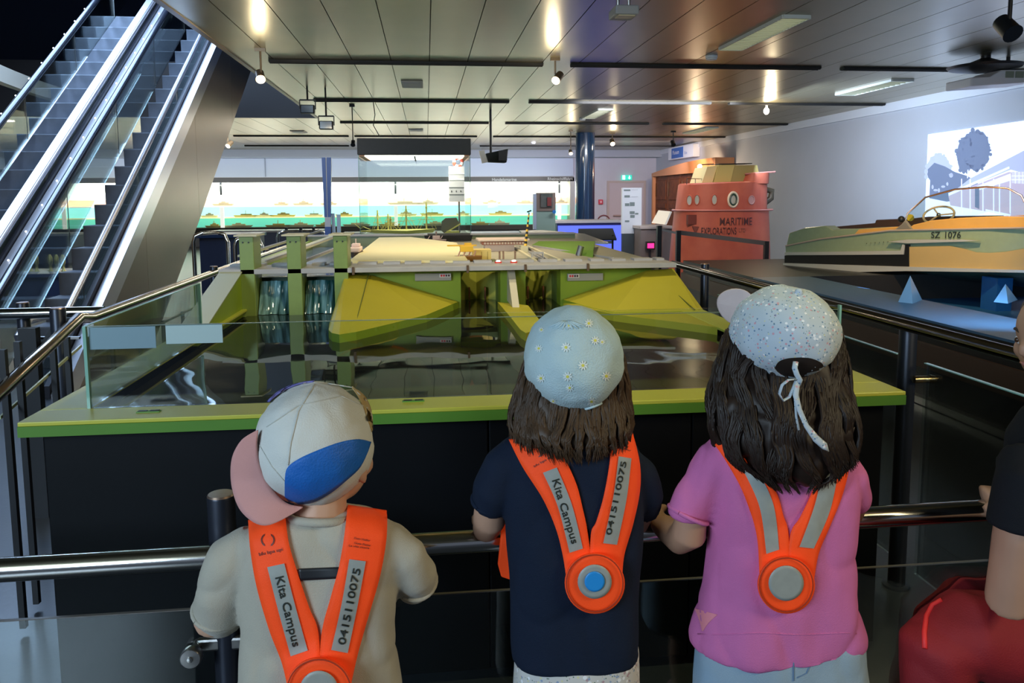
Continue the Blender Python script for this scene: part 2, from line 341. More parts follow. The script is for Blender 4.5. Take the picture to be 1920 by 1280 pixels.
# central pier
d0 = [PZ(933, 566, .80), PZ(957, 594, .80), PZ(976, 618, .80), PZ(986, 624, .80), PZ(1000, 620, .80), PZ(1012, 600, .80), PZ(990, 572, .80)]
MB().prism([(q.x, q.y, WZ-.02) for q in d0], (0, 0, .055)).build('guide_pier_deck', OLIVE, tank)
q0 = PY(951, 504, YW-.01); q1 = PY(964, 504, YW-.01); q2 = PZ(974, 576, .80); q3 = PZ(961, 576, .80)
MB().hexa([(q3.x, q3.y, .80), (q2.x, q2.y, .80), (q2.x, YW, .80), (q3.x, YW, .80), (q0.x, q0.y-.02, q0.z), (q1.x, q1.y-.02, q1.z), (q1.x, YW, q1.z), (q0.x, YW, q0.z)]).build('guide_pier_buttress', mat('pale_pier', (.62, .56, .42), .5), tank)
# right embankment and shelf
T1 = PY(1212, 507, YW-.03); T2 = PY(1262, 503, YW-.03)
base = [Vector((.725, YW-.005, .80)), PZ(1100, 574, .80), PZ(1150, 586, .80), PZ(1250, 584, .80), PZ(1310, 582, .80), Vector((1.335, 3.62, .80)), Vector((1.335, YW, .81))]
patch('embankment', [T1, T2], base, OLIVE)
MB().bar(PY(1232, 520, YW-.09)+Vector((0, -.02, 0)), PZ(1303, 581, .805), .004, .004).build('joint_line', mat('joint_dark', (.12, .14, .02), .6), tank)
sh = [PZ(1057, 568, .80), PZ(1150, 588, .80), PZ(1180, 592, .80), PZ(1263, 602, .80), PZ(1327, 610, .80), Vector((1.216, 3.12, .80)), Vector((1.216, 3.75, .80))]
MB().prism([(q.x, q.y, WZ-.02) for q in sh], (0, 0, .053)).build('shelf', OLIVE, tank)
# bridge
MB().box(-1.035, 1.315, 3.97, 4.24, .975, 1.0).build('bridge_deck', GREYP, tank, bevel=.002)
bx = [(-.42, .03), (-.33, .11), (-.22, .10), (-.05, .1), (.07, .06)]
x = -1.02; random.seed(3)
while x < 1.28:
    w_ = random.uniform(.05, .11)
    MB().box(x, min(x+w_, 1.3), 4.14, 4.22, 1.0, 1.012).build('parapet_block', GREYP, tank)
    x += w_+random.uniform(.02, .05)
for xx in (-.38, .2, .5, .83): MB().box(xx, xx+.012, 3.962, 3.975, .965, 1.004).build('bridge_joint', mat('rust_dark', (.12, .07, .04), .6), tank)
for (a, b_) in ((778, 846), (1064, 1130)):
    p0 = PY(a, 513, YW-.012); p1 = PY(b_, 525, YW-.012)
    pl = MB().box(p0.x, p1.x, YW-.02, YW-.001, p1.z, p0.z).build('gauge_board', mat('gauge_grey', (.38, .36, .33), .5), tank)
    sx = p0.x+.002 if a > 1000 else p1.x-.062
    MB().box(sx, sx+.06, YW-.026, YW-.019, p1.z+.017, p0.z-.002).build('sign_plate', mat('sign_white', (.8, .75, .72), .5), pl)
    for k in range(4): MB().box(sx+.006+k*.013, sx+.015+k*.013, YW-.028, YW-.025, p1.z+.021, p0.z-.006).build('sign_mark', mat('sign_red', (.7, .02, .03), .5) if k < 2 else mat('sign_ink', (.08, .03, .03), .5), pl)
# upstream plateau
PLAT = mat('plateau_grey_beige', (.46, .43, .33), .6, noise=.12, nscale=8)
MB().box(-.43, 1.30, 4.60, 6.9, .76, .985).build('plateau', PLAT, tank)
MB().box(-.43, .16, 4.24, 4.60, .76, .985).box(.40, .51, 4.24, 4.60, .76, .985).box(.73, 1.30, 4.24, 4.60, .76, .985).build('plateau', PLAT, tank)
MB().box(-1.02, -.99, 4.24, 6.9, .78, .985).build('side_wall', LIME, tank)
MB().box(-.99, -.43, 4.24, 6.9, .78, .93).build('upstream_water', mat('blue_grey_water', (.20, .24, .30), .1), tank)
MB().box(-1.03, 1.33, 6.88, 6.95, .78, 1.02).build('back_wall', mat('back_wall_green', (.22, .27, .16), .4), tank)
MB().box(-1.03, 1.33, 6.86, 6.97, 1.02, 1.032).build('back_coping', GREYP, tank)
c0 = [PZ(648, 492, 1.0), PZ(885, 493, 1.0), PZ(862, 464, 1.0), PZ(775, 452, 1.0), PZ(706, 453, 1.0)]
c1 = [q+Vector((.02*(1 if i in (0, 4) else -1), .01, .035 if i > 1 else .012)) for i, q in enumerate(c0)]
m_ = MB(); m_.loft([[tuple(q-Vector((0, 0, .02))) for q in c0], [tuple(q) for q in c1]]); m_.build('cream_mound', mat('mound_cream', (.80, .72, .40), .55), tank, bevel=.004)
for (xa, ya, xb, yb, wd) in ((488, 493, 632, 441, .07), (450, 480, 600, 433, .03), (560, 494, 640, 462, .02)):
    A = PZ(xa, ya, 1.005); B = PZ(xb, yb, 1.03)
    bm_ = MB().bar(A, B, wd, .012).build('crane_runway_beam', mat('runway_cream', (.62, .60, .38), .5), tank)
    MB().bar(A+Vector((wd*.4, 0, .008)), B+Vector((wd*.4, 0, .008)), .008, .01).build('runway_rail', GREYP, bm_)
for (xa, ya, xb, yb, nm) in ((962, 462, 1005, 490, 0), (975, 462, 1022, 489, 1), (985, 460, 1048, 487, 0), (1000, 461, 1150, 484, 1), (985, 462, 1030, 489, 1)):
    MB().bar(PZ(xa, ya, .992), PZ(xb, yb, .992), .018 if nm == 0 else .008, .012).build('track_strip', [CREAM, GREYP][nm], tank)
MB().hexa([PZ(1000, 461, .985), PZ(1112, 483, .985), PZ(1112, 483, .985)+Vector((.02, .1, 0)), PZ(1000, 461, .985)+Vector((0, .1, 0)), PZ(1010, 455, 1.0), PZ(1112, 470, 1.02), PZ(1116, 452, 1.03), PZ(1010, 452, 1.01)]).build('grass_bank', mat('bank_green', (.16, .30, .03), .7), tank)
# latches on the rim
for (px, py) in ((279, 772), (775, 752)):
    q = PZ(px, py, .80)
    l_ = MB().box(q.x-.03, q.x+.03, q.y-.008, q.y+.008, .795, .803).build('latch', LEAF, tank, bevel=.002)
    MB().box(q.x-.026, q.x-.004, q.y-.005, q.y+.005, .803, .8045).box(q.x+.004, q.x+.026, q.y-.005, q.y+.005, .803, .8045).build('latch_slot', BLACK, l_)
# glass screen on the rim
tl = PY(157, 612, 2.12); rt = PY(1574, 572, 2.12)
gs = thing('glass_screen', 'low clear glass screen with green edges standing on the green rim', 'glass screen', (0, 2.12, .8))
MB().box(tl.x, .16, 2.116, 2.124, .80, tl.z).build('glass_pane', GLASS, gs)
MB().box(.163, rt.x, 2.116, 2.124, .80, rt.z).build('glass_pane', GLASS, gs)
MB().box(tl.x-.002, tl.x+.006, 2.114, 2.126, .80, tl.z+.001).build('pane_edge', GEDGE, gs)
MB().box(rt.x-.002, rt.x+.004, 2.114, 2.126, .80, rt.z+.001).build('pane_edge', GEDGE, gs)
MB().box(tl.x+.006, rt.x-.002, 2.117, 2.123, tl.z-.001, tl.z+.0005).build('pane_top_edge', mat('pane_edge_dim', (.25, .32, .26), .3), gs)
MB().box(tl.x-.002, tl.x+.006, 2.128, 3.15, .80, tl.z).build('glass_pane', GLASS, gs)
MB().box(tl.x-.003, tl.x+.007, 2.128, 3.15, tl.z, tl.z+.002).build('pane_top_edge', GEDGE, gs)
MB().box(tl.x-.003, tl.x+.007, 3.15, 3.158, .80, tl.z).build('pane_edge', GEDGE, gs)
for k, (a, b_, t_, u_, lb) in enumerate(((310, 418, 608, 642, 'blank white card standing behind the glass screen, right of the reflection'), (166, 293, 614, 652, 'blue-grey reflection built as a blank card at the left corner of the glass screen'))):
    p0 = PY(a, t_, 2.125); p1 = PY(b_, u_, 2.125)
    o = MB().box(p0.x, p1.x, 2.1245+.0*k, 2.1275+.0*k, p1.z, p0.z).build('info_card_or_reflection', WHITE if k == 0 else mat('card_reflection_blue_grey', (.42, .50, .62), .5))  # the left one is a reflection in the glass, modelled as a panel
    tag(o, lb, 'card', 'cards behind the glass screen')

# ---------------- small models on the plateau
SHIP = mat('ship_pink_white', (.85, .66, .60), .5); ORY = mat('crane_yellow', (.85, .50, .04), .45); RUST = mat('roof_rust', (.45, .16, .10), .6)
def P(px, py, Y): return PY(px, py, Y)
# passenger boat between third pier and mound
q = P(668, 484, 4.9)
t = thing('toy_boat', 'small pinkish white model boat beside the rightmost green pier', 'model boat', (q.x, 4.9, .985))
hullp = [(-.03, 0), (-.045, .5), (-.03, .85), (0, 1.0), (.03, .85), (.045, .5), (.03, 0)]
def hull(t, cx, cy, z0, L_, W_, Hh, material, ang=0, nm='hull'):
    ca, sa = math.cos(ang), math.sin(ang); r1 = []; r2 = []
    for (u, v_) in hullp:
        for rr, k, zz in ((r1, .7, z0), (r2, 1.0, z0+Hh)):
            X_ = u/.045*W_/2*k; Y_ = (v_-.5)*L_*(.94 if k < 1 else 1); rr.append((cx+X_*ca-Y_*sa, cy+X_*sa+Y_*ca, zz))
    return MB().loft([r1, r2]).build(nm, material, t, bevel=.002)
hull(t, q.x, 4.9, .987, .26, .09, .035, mat('boat_hull_dark', (.10, .07, .06), .5), math.pi)
MB().box(q.x-.034, q.x+.034, 4.80, 4.98, 1.022, 1.05).build('cabin', SHIP, t, bevel=.006)
MB().box(q.x-.025, q.x+.025, 4.86, 4.95, 1.05, 1.07).build('wheelhouse', SHIP, t, bevel=.004)
MB().tube([(q.x, 4.9, 1.07), (q.x, 4.9, 1.10)], .003, 6).build('mast', SHIP, t)
# crane barge
q = P(878, 492, 4.45)
t = thing('crane_barge', 'small yellow crane barge model with brown hull above the left lock', 'model crane', (q.x, 4.45, .985))
hull(t, q.x, 4.47, .986, .16, .085, .03, mat('barge_brown', (.30, .13, .03), .5), math.pi/2)
MB().box(q.x-.045, q.x+.03, 4.44, 4.52, 1.04, 1.075).build('machine_house', ORY, t, bevel=.003)
MB().box(q.x-.12, q.x+.05, 4.46, 4.475, 1.072, 1.08).build('jib', ORY, t)
MB().box(q.x-.02, q.x+.02, 4.45, 4.5, 1.075, 1.09).build('cab', ORY, t)
for k in range(4): MB().bar((q.x-.06+k*.03, 4.45, 1.01), (q.x-.045+k*.03, 4.46, 1.045), .006, .006).build('strut', mat('strut_pinkish', (.6, .35, .25), .5), t)
# cream lock house with long roof
q0 = P(886, 490, 4.9); q1 = P(955, 490, 4.9)
t = thing('lock_house', 'long pinkish lock house model with brown window band under overhanging roof', 'model building', ((q0.x+q1.x)/2, 5.2, .985))
a0 = P(903, 466, 5.3); a1 = P(990, 466, 5.3)
MB().box(a0.x+.02, a1.x-.1, 5.25, 5.4, .985, 1.03).build('lower_wall', mat('house_pink', (.62, .50, .44), .6), t)
MB().box(a0.x, a1.x-.02, 5.24, 5.42, 1.03, 1.05).build('window_band', RUST, t)
for k in range(14): MB().box(a0.x+.012+k*.02, a0.x+.026+k*.02, 5.236, 5.241, 1.034, 1.047).build('window', mat('house_window', (.8, .68, .55), .4), t)
MB().box(a0.x-.03, a1.x, 5.20, 5.46, 1.055, 1.07).build('roof', mat('house_roof', (.66, .52, .44), .6), t, bevel=.004)
q0 = P(887, 485, 4.55); q1 = P(921, 468, 4.55)
t = thing('yellow_shed', 'small yellow shed model beside the crane barge', 'model building', ((q0.x+q1.x)/2, 4.6, .985))
MB().box(q0.x, q1.x, 4.55, 4.68, .986, q1.z).build('shed_wall', mat('shed_yellow', (.80, .60, .20), .6), t)
for k in range(3): MB().box(q0.x+.015+k*.035, q0.x+.018+k*.035, 4.546, 4.55, .99, q1.z-.01).build('shed_rib', mat('shed_rib', (.45, .32, .1), .6), t)
# control kiosks with red barrier lamps
for k, px in enumerate((933, 962)):
    q = P(px, 492, 4.15)
    t = thing('barrier_lamp', ['small red and white lit barrier lamp on the bridge, nearer the crane barge', 'small red and white lit barrier lamp on the bridge, nearer the striped mast'][k], 'barrier', (q.x, 4.12, 1.0), 'barrier lamps on the bridge')
    MB().box(q.x-.018, q.x+.018, 4.11, 4.13, 1.0, 1.008).build('red_base', mat('lamp_red', (.7, .05, .03), .5), t)
    MB().sphere((q.x, 4.115, 1.011), (.012, .006, .006), 10, 6).build('lamp', mat('tiny_lamp', (1, .9, .8), .5, emit=(1, .8, .7), es=3), t)
for k, (px, py) in enumerate(((937, 480), (966, 472), (944, 487))):
    q = P(px, py, 4.5)
    tag(MB().box(q.x-.005, q.x+.005, 4.5, 4.51, .986, 1.03).sphere((q.x, 4.505, 1.034), .006, 8, 6).build('bollard', mat('bollard_brown', (.30, .18, .12), .5)), ['short brown bollard in front of the lock house, middle of three', 'brown bollard beside the foot of the striped mast', 'brown bollard just behind the bridge lamps'][k], 'bollard', 'bollards beside the locks')
# striped mast
q0 = P(984, 470, 5.1); q1 = P(992, 398, 5.1)
t = thing('striped_mast', 'tall leaning black and yellow striped mast beside the lock house', 'mast', (q0.x, 5.1, .985))
MB().box(q0.x-.025, q0.x+.02, 5.08, 5.14, .985, 1.03).build('mast_foot', CREAM, t)
for k in range(16):
    a = q0+(q1-q0)*(k/16); b_ = q0+(q1-q0)*((k+1)/16); r_ = lerp(.011, .004, k/16)
    MB().tube([a, b_], [r_, r_*.95], 8).build('mast_section', mat('mast_yellow', (.9, .55, .04), .4) if k % 2 == 0 else BLACK, t)
MB().bar(q1+Vector((-.014, 0, .002)), q1+Vector((.016, 0, .012)), .006, .01).build('mast_head', BLACK, t)
# steel drum
q = P(1087, 484, 4.75)
t = thing('steel_drum', 'small tilted silver cylinder on the right of the plateau', 'cylinder', (q.x, 4.75, .985))
MB().tube([(q.x-.008, 4.75, .985), (q.x+.008, 4.75, 1.045)], .02, 16).build('drum', STEEL, t); MB().tube([(q.x+.0078, 4.75, 1.045), (q.x+.0082, 4.75, 1.0465)], .021, 16).build('drum_lid', CHROME, t)
q = P(1008, 488, 4.5)
tag(MB().box(q.x-.035, q.x+.035, 4.49, 4.52, 1.02, 1.03).box(q.x-.035, q.x-.03, 4.49, 4.52, .986, 1.02).box(q.x+.03, q.x+.035, 4.49, 4.52, .986, 1.02).build('small_gantry', GREYP), 'small grey portal frame straddling the tracks on the plateau', 'gantry')
# long dark barge at the back with tug
q0 = P(795, 452, 6.5); q1 = P(886, 452, 6.5)
t = thing('long_barge', 'long black barge model at the back of the basin', 'model boat', ((q0.x+q1.x)/2, 6.5, .985))
hull(t, (q0.x+q1.x)/2, 6.5, .99, q1.x-q0.x, .12, .05, BLACK, math.pi/2)
MB().box(q0.x+.03, q1.x-.02, 6.46, 6.54, 1.04, 1.055).build('deck_load', mat('dark_grey_load', (.06, .06, .06), .7), t)
q = P(818, 446, 6.2)
t = thing('tug_boat', 'small greyish pink tug model in front of the long black barge', 'model boat', (q.x, 6.2, .985))
hull(t, q.x, 6.2, .99, .16, .08, .03, mat('tug_hull', (.25, .18, .18), .5), math.pi/2)
MB().box(q.x-.03, q.x+.03, 6.17, 6.23, 1.02, 1.05).build('deckhouse', mat('tug_house', (.40, .30, .28), .5), t, bevel=.004); MB().tube([(q.x, 6.2, 1.05), (q.x, 6.2, 1.085)], .006, 8).build('funnel', mat('tug_funnel', (.2, .14, .13), .5), t)
for k in range(3): MB().bar((q.x-.07+.05*k, 6.19, 1.02), (q.x-.05+.05*k, 6.19, 1.05), .006, .006).build('rigging_post', mat('tug_house', (.4, .3, .28), .5), t)

# ================================================================ RAILS AROUND THE BASIN
def post(t, x, y, z1, r=.029, z0=0):
    p_ = MB().lathe((x, y, z0), [(r*1.6, 0), (r*1.6, .008), (r, .01), (r, z1-z0-.004), (r*.95, z1-z0)], 24).build('post', POSTM, t, smooth=True)
    MB().lathe((x, y, z1), [(r*.99, 0), (r*.9, .004), (.001, .005)], 24).build('post_cap', mat('bronze_cap', (.42, .30, .24), .35, .9), p_, smooth=True)
    return p_
fr = thing('front_handrail', 'polished steel handrail with glass infill across the front of the model', 'handrail', (0, 1.62, 0))
a = PY(0, 1068, 1.6); b_ = PY(1870, 955, 1.6); d = (b_-a)
MB().tube([a-d*.35, b_+d*.12], .0245, 24).build('rail_tube', CHROME, fr, smooth=True)
q = PY(414, 928, 1.68); post(fr, q.x, 1.68, q.z); post(fr, .83, 1.68, q.z); post(fr, 1.75, 1.68, q.z); post(fr, -1.55, 1.68, q.z)
for px in (q.x, .83, 1.75): MB().bar((px, 1.68, .60), (px, 1.61, .60), .02, .02).build('rail_bracket', CHROME, fr)
g0 = PY(200, 1152, 1.64).z
for (xa, xb) in ((-1.45, q.x-.06), (q.x+.05, .77), (.89, 1.68)):
    MB().box(xa, xb, 1.636, 1.644, .06, g0).build('infill_glass', GLASS, fr)
    MB().box(xa, xb, 1.636, 1.644, g0, g0+.002).build('glass_top_edge', mat('dim_edge', (.16, .14, .12), .3), fr)
for xs in (-1, 1):
    k0 = PY(353, 1243, 1.60) if xs < 0 else Vector((q.x+.075, 1.60, PY(353, 1243, 1.60).z))
    br = MB().box(min(k0.x, q.x), max(k0.x, q.x), 1.655, 1.672, k0.z-.012, k0.z+.018).build('glass_clamp', STEEL, fr, bevel=.006)
    MB().lathe((k0.x, 1.612, k0.z), [(.001, 0), (.020, .001), (.0225, .004), (.0225, .018), (.012, .02), (.012, .06)], 24, 'Y').build('clamp_knob', STEEL, br, smooth=True)
    MB().lathe((k0.x, 1.609, k0.z), [(.001, 0), (.006, .0005), (.007, .004)], 12, 'Y').build('clamp_screw', CHROME, br, smooth=True)
rr = thing('right_handrail', 'dark polished handrail on posts along the right side of the model', 'handrail', (1.55, 3, 0))
MB().tube([(1.54, .9, .93), (1.54, 4.72, .93)], .019, 20).build('rail_tube', mat('dark_polished_tube', (.16, .15, .14), .13, 1.), rr, smooth=True)
tp = PZ(1706, 1088, 0); post(rr, 1.60, 2.40, PX(1728, 612, 1.60).z, .028); post(rr, 1.575, 4.25, .965, .024); post(rr, 1.60, 1.0, .96, .028)
MB().bar((1.54, 2.40, .915), (1.60, 2.40, .915), .02, .02).build('rail_bracket', POSTM, rr)
MB().box(1.615, 1.625, 2.48, 4.15, .08, .80).build('infill_glass', GLASS, rr); MB().box(1.613, 1.627, 2.48, 4.15, .80, .803).build('glass_top_edge', GEDGE, rr)
MB().box(1.615, 1.625, 1.1, 2.33, .08, .80).build('infill_glass', GLASS, rr); MB().box(1.613, 1.627, 1.1, 2.33, .80, .803).build('glass_top_edge', GEDGE, rr)
kn = MB().tube([(1.60, 2.36, .74), (1.66, 2.36, .74)], .012, 16).build('clamp_knob', mat('brass', (.7, .5, .25), .2, 1), rr, smooth=True)
MB().tube([(1.655, 2.36, .74), (1.675, 2.36, .738)], [.016, .013], 16).build('clamp_cap', mat('brass', (.7, .5, .25), .2, 1), rr, smooth=True)
# left side rail, fence with balusters
lr = thing('left_handrail', 'bronze toned round handrail running along the left side of the model', 'handrail', (-1.33, 3, 0))
MB().tube([PY(-160, 880, 1.95), PY(0, 735, 2.35), PY(148, 596, 3.05), (-1.33, 3.2, .885), (-1.315, 5.9, .90), (-1.30, 7.4, .90)], .021, 20).build('rail_tube', BRASSY, lr, smooth=True)
post(lr, -1.385, 3.05, .945, .028); post(lr, -1.33, 5.0, .93, .024); post(lr, -1.33, 6.6, .93, .024)
MB().tube([(-1.3, 3.1, .74), (-1.3, 6.3, .76)], .006, 8).build('mid_rod', STEEL, lr)
MB().bar(PY(0, 783, 2.5), PY(152, 648, 3.05), .006, .01).build('glass_top_edge', mat('glass_edge_yellow', (.55, .58, .36), .3), lr)
for px, py0, py1, Yb in ((5, 655, 860, 2.45), (33, 640, 800, 2.6), (98, 632, 770, 2.8), (125, 632, 740, 2.95)):
    q = PY(px, py0, Yb); MB().box(q.x-.009, q.x+.009, Yb-.009, Yb+.009, .02, q.z).build('baluster', BLACK, lr)
for k in range(9):
    y = 3.4+k*.32; MB().box(-1.345, -1.33, y, y+.015, .02, .74).build('baluster', BLACK, lr)
cf = thing('cross_fence', 'horizontal polished rail with black posts at the far left beside the escalator', 'fence', (-2.2, 3.5, 0))
a = PY(150, 585, 3.5); MB().tube([(a.x+.1, 3.5, a.z), (-3.4, 3.5, a.z)], .024, 20).build('rail_tube', CHROME, cf, smooth=True)
for px in (42, -140):
    q = PY(px, 568, 3.56); post(cf, q.x, 3.56, q.z, .026)
q = PY(60, 700, 3.4); MB().box(q.x-.035, q.x+.035, 3.38, 3.42, .0, .82).build('wide_post', BLACK, cf)
MB().bar(PY(118, 595, 3.42), PY(55, 690, 3.42), .02, .03).build('brace', BLACK, cf)
MB().bar(PY(60, 633, 3.45), PY(150, 633, 3.45), .02, .01).build('flat_bar', STEEL, cf)
# ================================================================ ESCALATORS
SL = .71
def zl(z8, Y): return z8+SL*(Y-8)
SIL = mat('silver_deck', (.55, .53, .55), .30, .85); RUB = mat('handrail_rubber', (.015, .017, .025), .22, spec=.8)
STEPM = mat('step_metal', (.21, .23, .27), .55, .2, noise=.2, nscale=9); GD = mat('grey_deck', (.34, .33, .34), .42, .5)
LEDM = mat('led_dot', (1, 1, 1), .5, emit=(.75, .85, 1), es=5)
CLAD = mat('brushed_bronze_cladding', (.25, .20, .155), .36, .85, noise=.12, nscale=1.2, bump=.03, bscale=30)
def incl(m_, x0, x1, z8a, z8b, Ya, Yb):   # inclined slab between two parallel slope lines
    m_.hexa([(x0, Ya, zl(z8a, Ya)), (x1, Ya, zl(z8a, Ya)), (x1, Yb, zl(z8a, Yb)), (x0, Yb, zl(z8a, Yb)),
             (x0, Ya, zl(z8b, Ya)), (x1, Ya, zl(z8b, Ya)), (x1, Yb, zl(z8b, Yb)), (x0, Yb, zl(z8b, Yb))]); return m_
def escalator(label, xr, xl, zs, hl, hr, loc, panel):
    t = thing('escalator', label, 'escalator', loc, 'escalators to the upper floor')
    Y = 5.95; i = 0
    while Y < 11.8:
        z = zl(zs, Y)
        if z > 0:
            MB().prism([(xl, Y, z-.21), (xl, Y-.004, z-.01), (xl, Y, z), (xl, Y+.29, z), (xl, Y+.29, z-.21)], (xr-xl, 0, 0)).build('step', STEPM, t)
        Y += .285; i += 1
    # skirts and decks, handrails, glass
    for (hx, hz, side) in ((hl[0], hl[1], -1), (hr[0], hr[1], 1)):
        pts = [(hx, 5.35, zl(hz, 6.0)-.18), (hx, 5.3, zl(hz, 6.0)-.06), (hx, 5.45, zl(hz, 6.0)+.02)]+[(hx, y, zl(hz, y)) for y in (6.0, 7, 8, 9, 10, 11, 12, 12.6)]
        MB().tube(pts, .038 if side < 0 else .026, 14).build('handrail', RUB if side < 0 else SIL, t, smooth=True)
        MB().tube([(p[0], p[1], p[2]+.03) for p in pts[2:]], .010, 8).build('handrail_shine_strip', SIL, t, smooth=True)
        g = incl(MB(), hx-.006, hx+.006, zs+.05, hz-.03, 5.6, 12.5).build('balustrade_glass', GLASS, t)
        for k in range(5):
            y = 6.3+k*1.3; MB().bar((hx, y, zl(zs+.06, y)), (hx, y, zl(hz-.03, y)), .006, .004).build('glass_joint', STEEL, g)
        for k in range(20):
            y = 5.75+k*.31; MB().sphere((hx+(-.06 if xl < -3.6 or side > 0 else -.075), y-.02, zl(hz-.015, y)), .008, 8, 6).build('led_dot', LEDM, g) if side < 0 else None
    return t
e1 = escalator('right escalator of the pair with bronze side cladding and dark steps', -2.82, -3.32, 1.14, (-3.3, 1.82), (-2.66, 1.95), (-2.95, 6, 0), True)
incl(MB(), -2.62, -2.585, 1.72, 1.86, 5.5, 12.6).build('deck_band', mat('black_gap', (.02, .02, .03), .4), e1)
incl(MB(), -2.58, -2.50, 1.60, 1.80, 5.5, 12.6).build('outer_deck', SIL, e1)
for a, b_ in ((5.62, 7.3), (7.305, 9.0), (9.005, 10.7), (10.705, 12.6)):
    ya = a; x0, x1 = -2.56, -2.52
    za0, za1 = max(0.0, zl(.42, a)), zl(1.66, a); zb0, zb1 = max(0.0, zl(.42, b_)), zl(1.66, b_)
    MB().hexa([(x0, a, za0), (x1, a, za0), (x1, b_, zb0), (x0, b_, zb0), (x0, a, za1), (x1, a, za1), (x1, b_, zb1), (x0, b_, zb1)]).build('cladding_panel', CLAD, e1)
e2 = escalator('left escalator of the pair beyond the grey middle deck', -3.86, -4.42, 1.30, (-4.22, 1.86), (-3.46, 1.93), (-4.1, 6, 0), False)
incl(MB(), -3.58, -3.47, 1.80, 1.90, 5.5, 12.6).build('middle_deck_silver', SIL, e2)
incl(MB(), -3.455, -3.425, 1.74, 1.84, 5.5, 12.6).build('deck_gap', mat('black_gap', (.02, .02, .03), .4), e2)
incl(MB(), -3.42, -3.345, 1.60, 1.80, 5.5, 12.6).build('middle_deck_grey', GD, e2)

# ================================================================ CEILING FITTINGS
TRK = mat('black_track', (.010, .010, .010), .6)
rows = [(8.55, ((512, 1018), (1070, 1530), (1572, 1990))), (11.85, ((592, 955), (992, 1330), (1364, 1670))), (15.2, ((640, 917), (948, 1215), (1242, 1486))), (18.5, ((666, 895), (925, 1368), (440, 655))), (21.9, ((460, 655), (900, 1260)))]
nth = {0: 'nearest row', 1: 'second row from the front', 2: 'third row from the front', 3: 'fourth row from the front', 4: 'farthest row'}
pos = {3: ('left', 'middle', 'right'), 2: ('left', 'right'), 1: ('',)}
for ri, (Y, segs) in enumerate(rows):
    order = sorted(range(len(segs)), key=lambda i: segs[i][0])
    for i, (a, b_) in enumerate(segs):
        xa = PY(a, 300, Y).x; xb = min(PY(b_, 300, Y).x, WX-.06)
        o = MB().box(xa, xb, Y-.05, Y+.05, 2.775, 2.799).box(xa, xb, Y-.03, Y-.022, 2.768, 2.775).box(xa, xb, Y+.022, Y+.03, 2.768, 2.775).build('ceiling_track', TRK)
        tag(o, 'black ceiling track strip in the %s, %s one' % (nth[ri], pos[len(segs)][order.index(i)]), 'track', 'black ceiling tracks')
def spot(px, py, Y, label, lit=True, aimdx=0, black=False, s=1.0, group='ceiling spotlights'):
    q = PY(px, py, Y); t = thing('ceiling_spotlight', label, 'spotlight', (q.x, Y, q.z), group)
    mm = BLACK if black else mat('spot_bronze', (.22, .17, .12), .35, .6)
    MB().tube([(q.x, Y, 2.8), (q.x, Y, q.z+.07*s)], .010*s, 8).build('stem', mm, t)
    MB().box(q.x-.05*s, q.x+.05*s, Y-.02, Y+.02, 2.77, 2.80).build('track_adapter', mm, t)
    a = Vector((q.x+aimdx*.3*s, Y+.07*s, q.z+.09*s)); b_ = Vector((q.x, Y-.03*s, q.z))
    MB().tube([a, a+(b_-a)*.15, a+(b_-a)*.9, b_], [.02*s, .042*s, .045*s, .048*s], 16).build('lamp_head', mm, t, smooth=True)
    d = (b_-a).normalized()
    if lit:
        MB().tube([b_+d*.002, b_+d*.006], .040*s, 16).build('lit_lens', LAMP, t)
        light('POINT', 'spot_glow_light', tuple(b_+d*.09), 5*s, WARM, shadow_soft_size=.04)
    return t
spot(490, 150, 7.9, 'lit bronze spotlight nearest the escalator', aimdx=-.1)
spot(1041, 152, 8.2, 'lit bronze spotlight right of the long centre ceiling seam', aimdx=.25)
spot(428, 274, 14.9, 'small lit spotlight beside the escalator side panel over the back hall', aimdx=.2)
spot(1148, 270, 17.5, 'lit spotlight hanging in front of the exit sign', s=1.2)
spot(1070, 288, 16.9, 'small lit spotlight beside the blue tiled column', s=.9)
spot(1891, 66, 5.3, 'unlit black spotlight at the top right corner', lit=False, black=True, s=1.45)
spot(662, 272, 12.5, 'small black spotlight at the corner of the tall glass case', lit=False, black=True, s=.8)
spot(1262, 272, 17.0, 'small black spotlight near the right wall', lit=False, black=True, s=1.1)
q = PY(1437, 208, 11.9)
t = thing('bare_bulb', 'bright bare bulb hanging from the second track row at right', 'bulb', (q.x, 11.9, q.z))
MB().tube([(q.x, 11.9, 2.78), (q.x, 11.9, q.z+.05)], .018, 10).build('socket', mat('socket_white', (.7, .65, .6), .5), t)
MB().sphere((q.x, 11.9, q.z), (.042, .042, .055), 14, 10).build('glass_bulb', LAMP, t, smooth='all'); light('POINT', 'bulb_light', (q.x, 11.75, q.z-.1), 14, WARM, shadow_soft_size=.04)
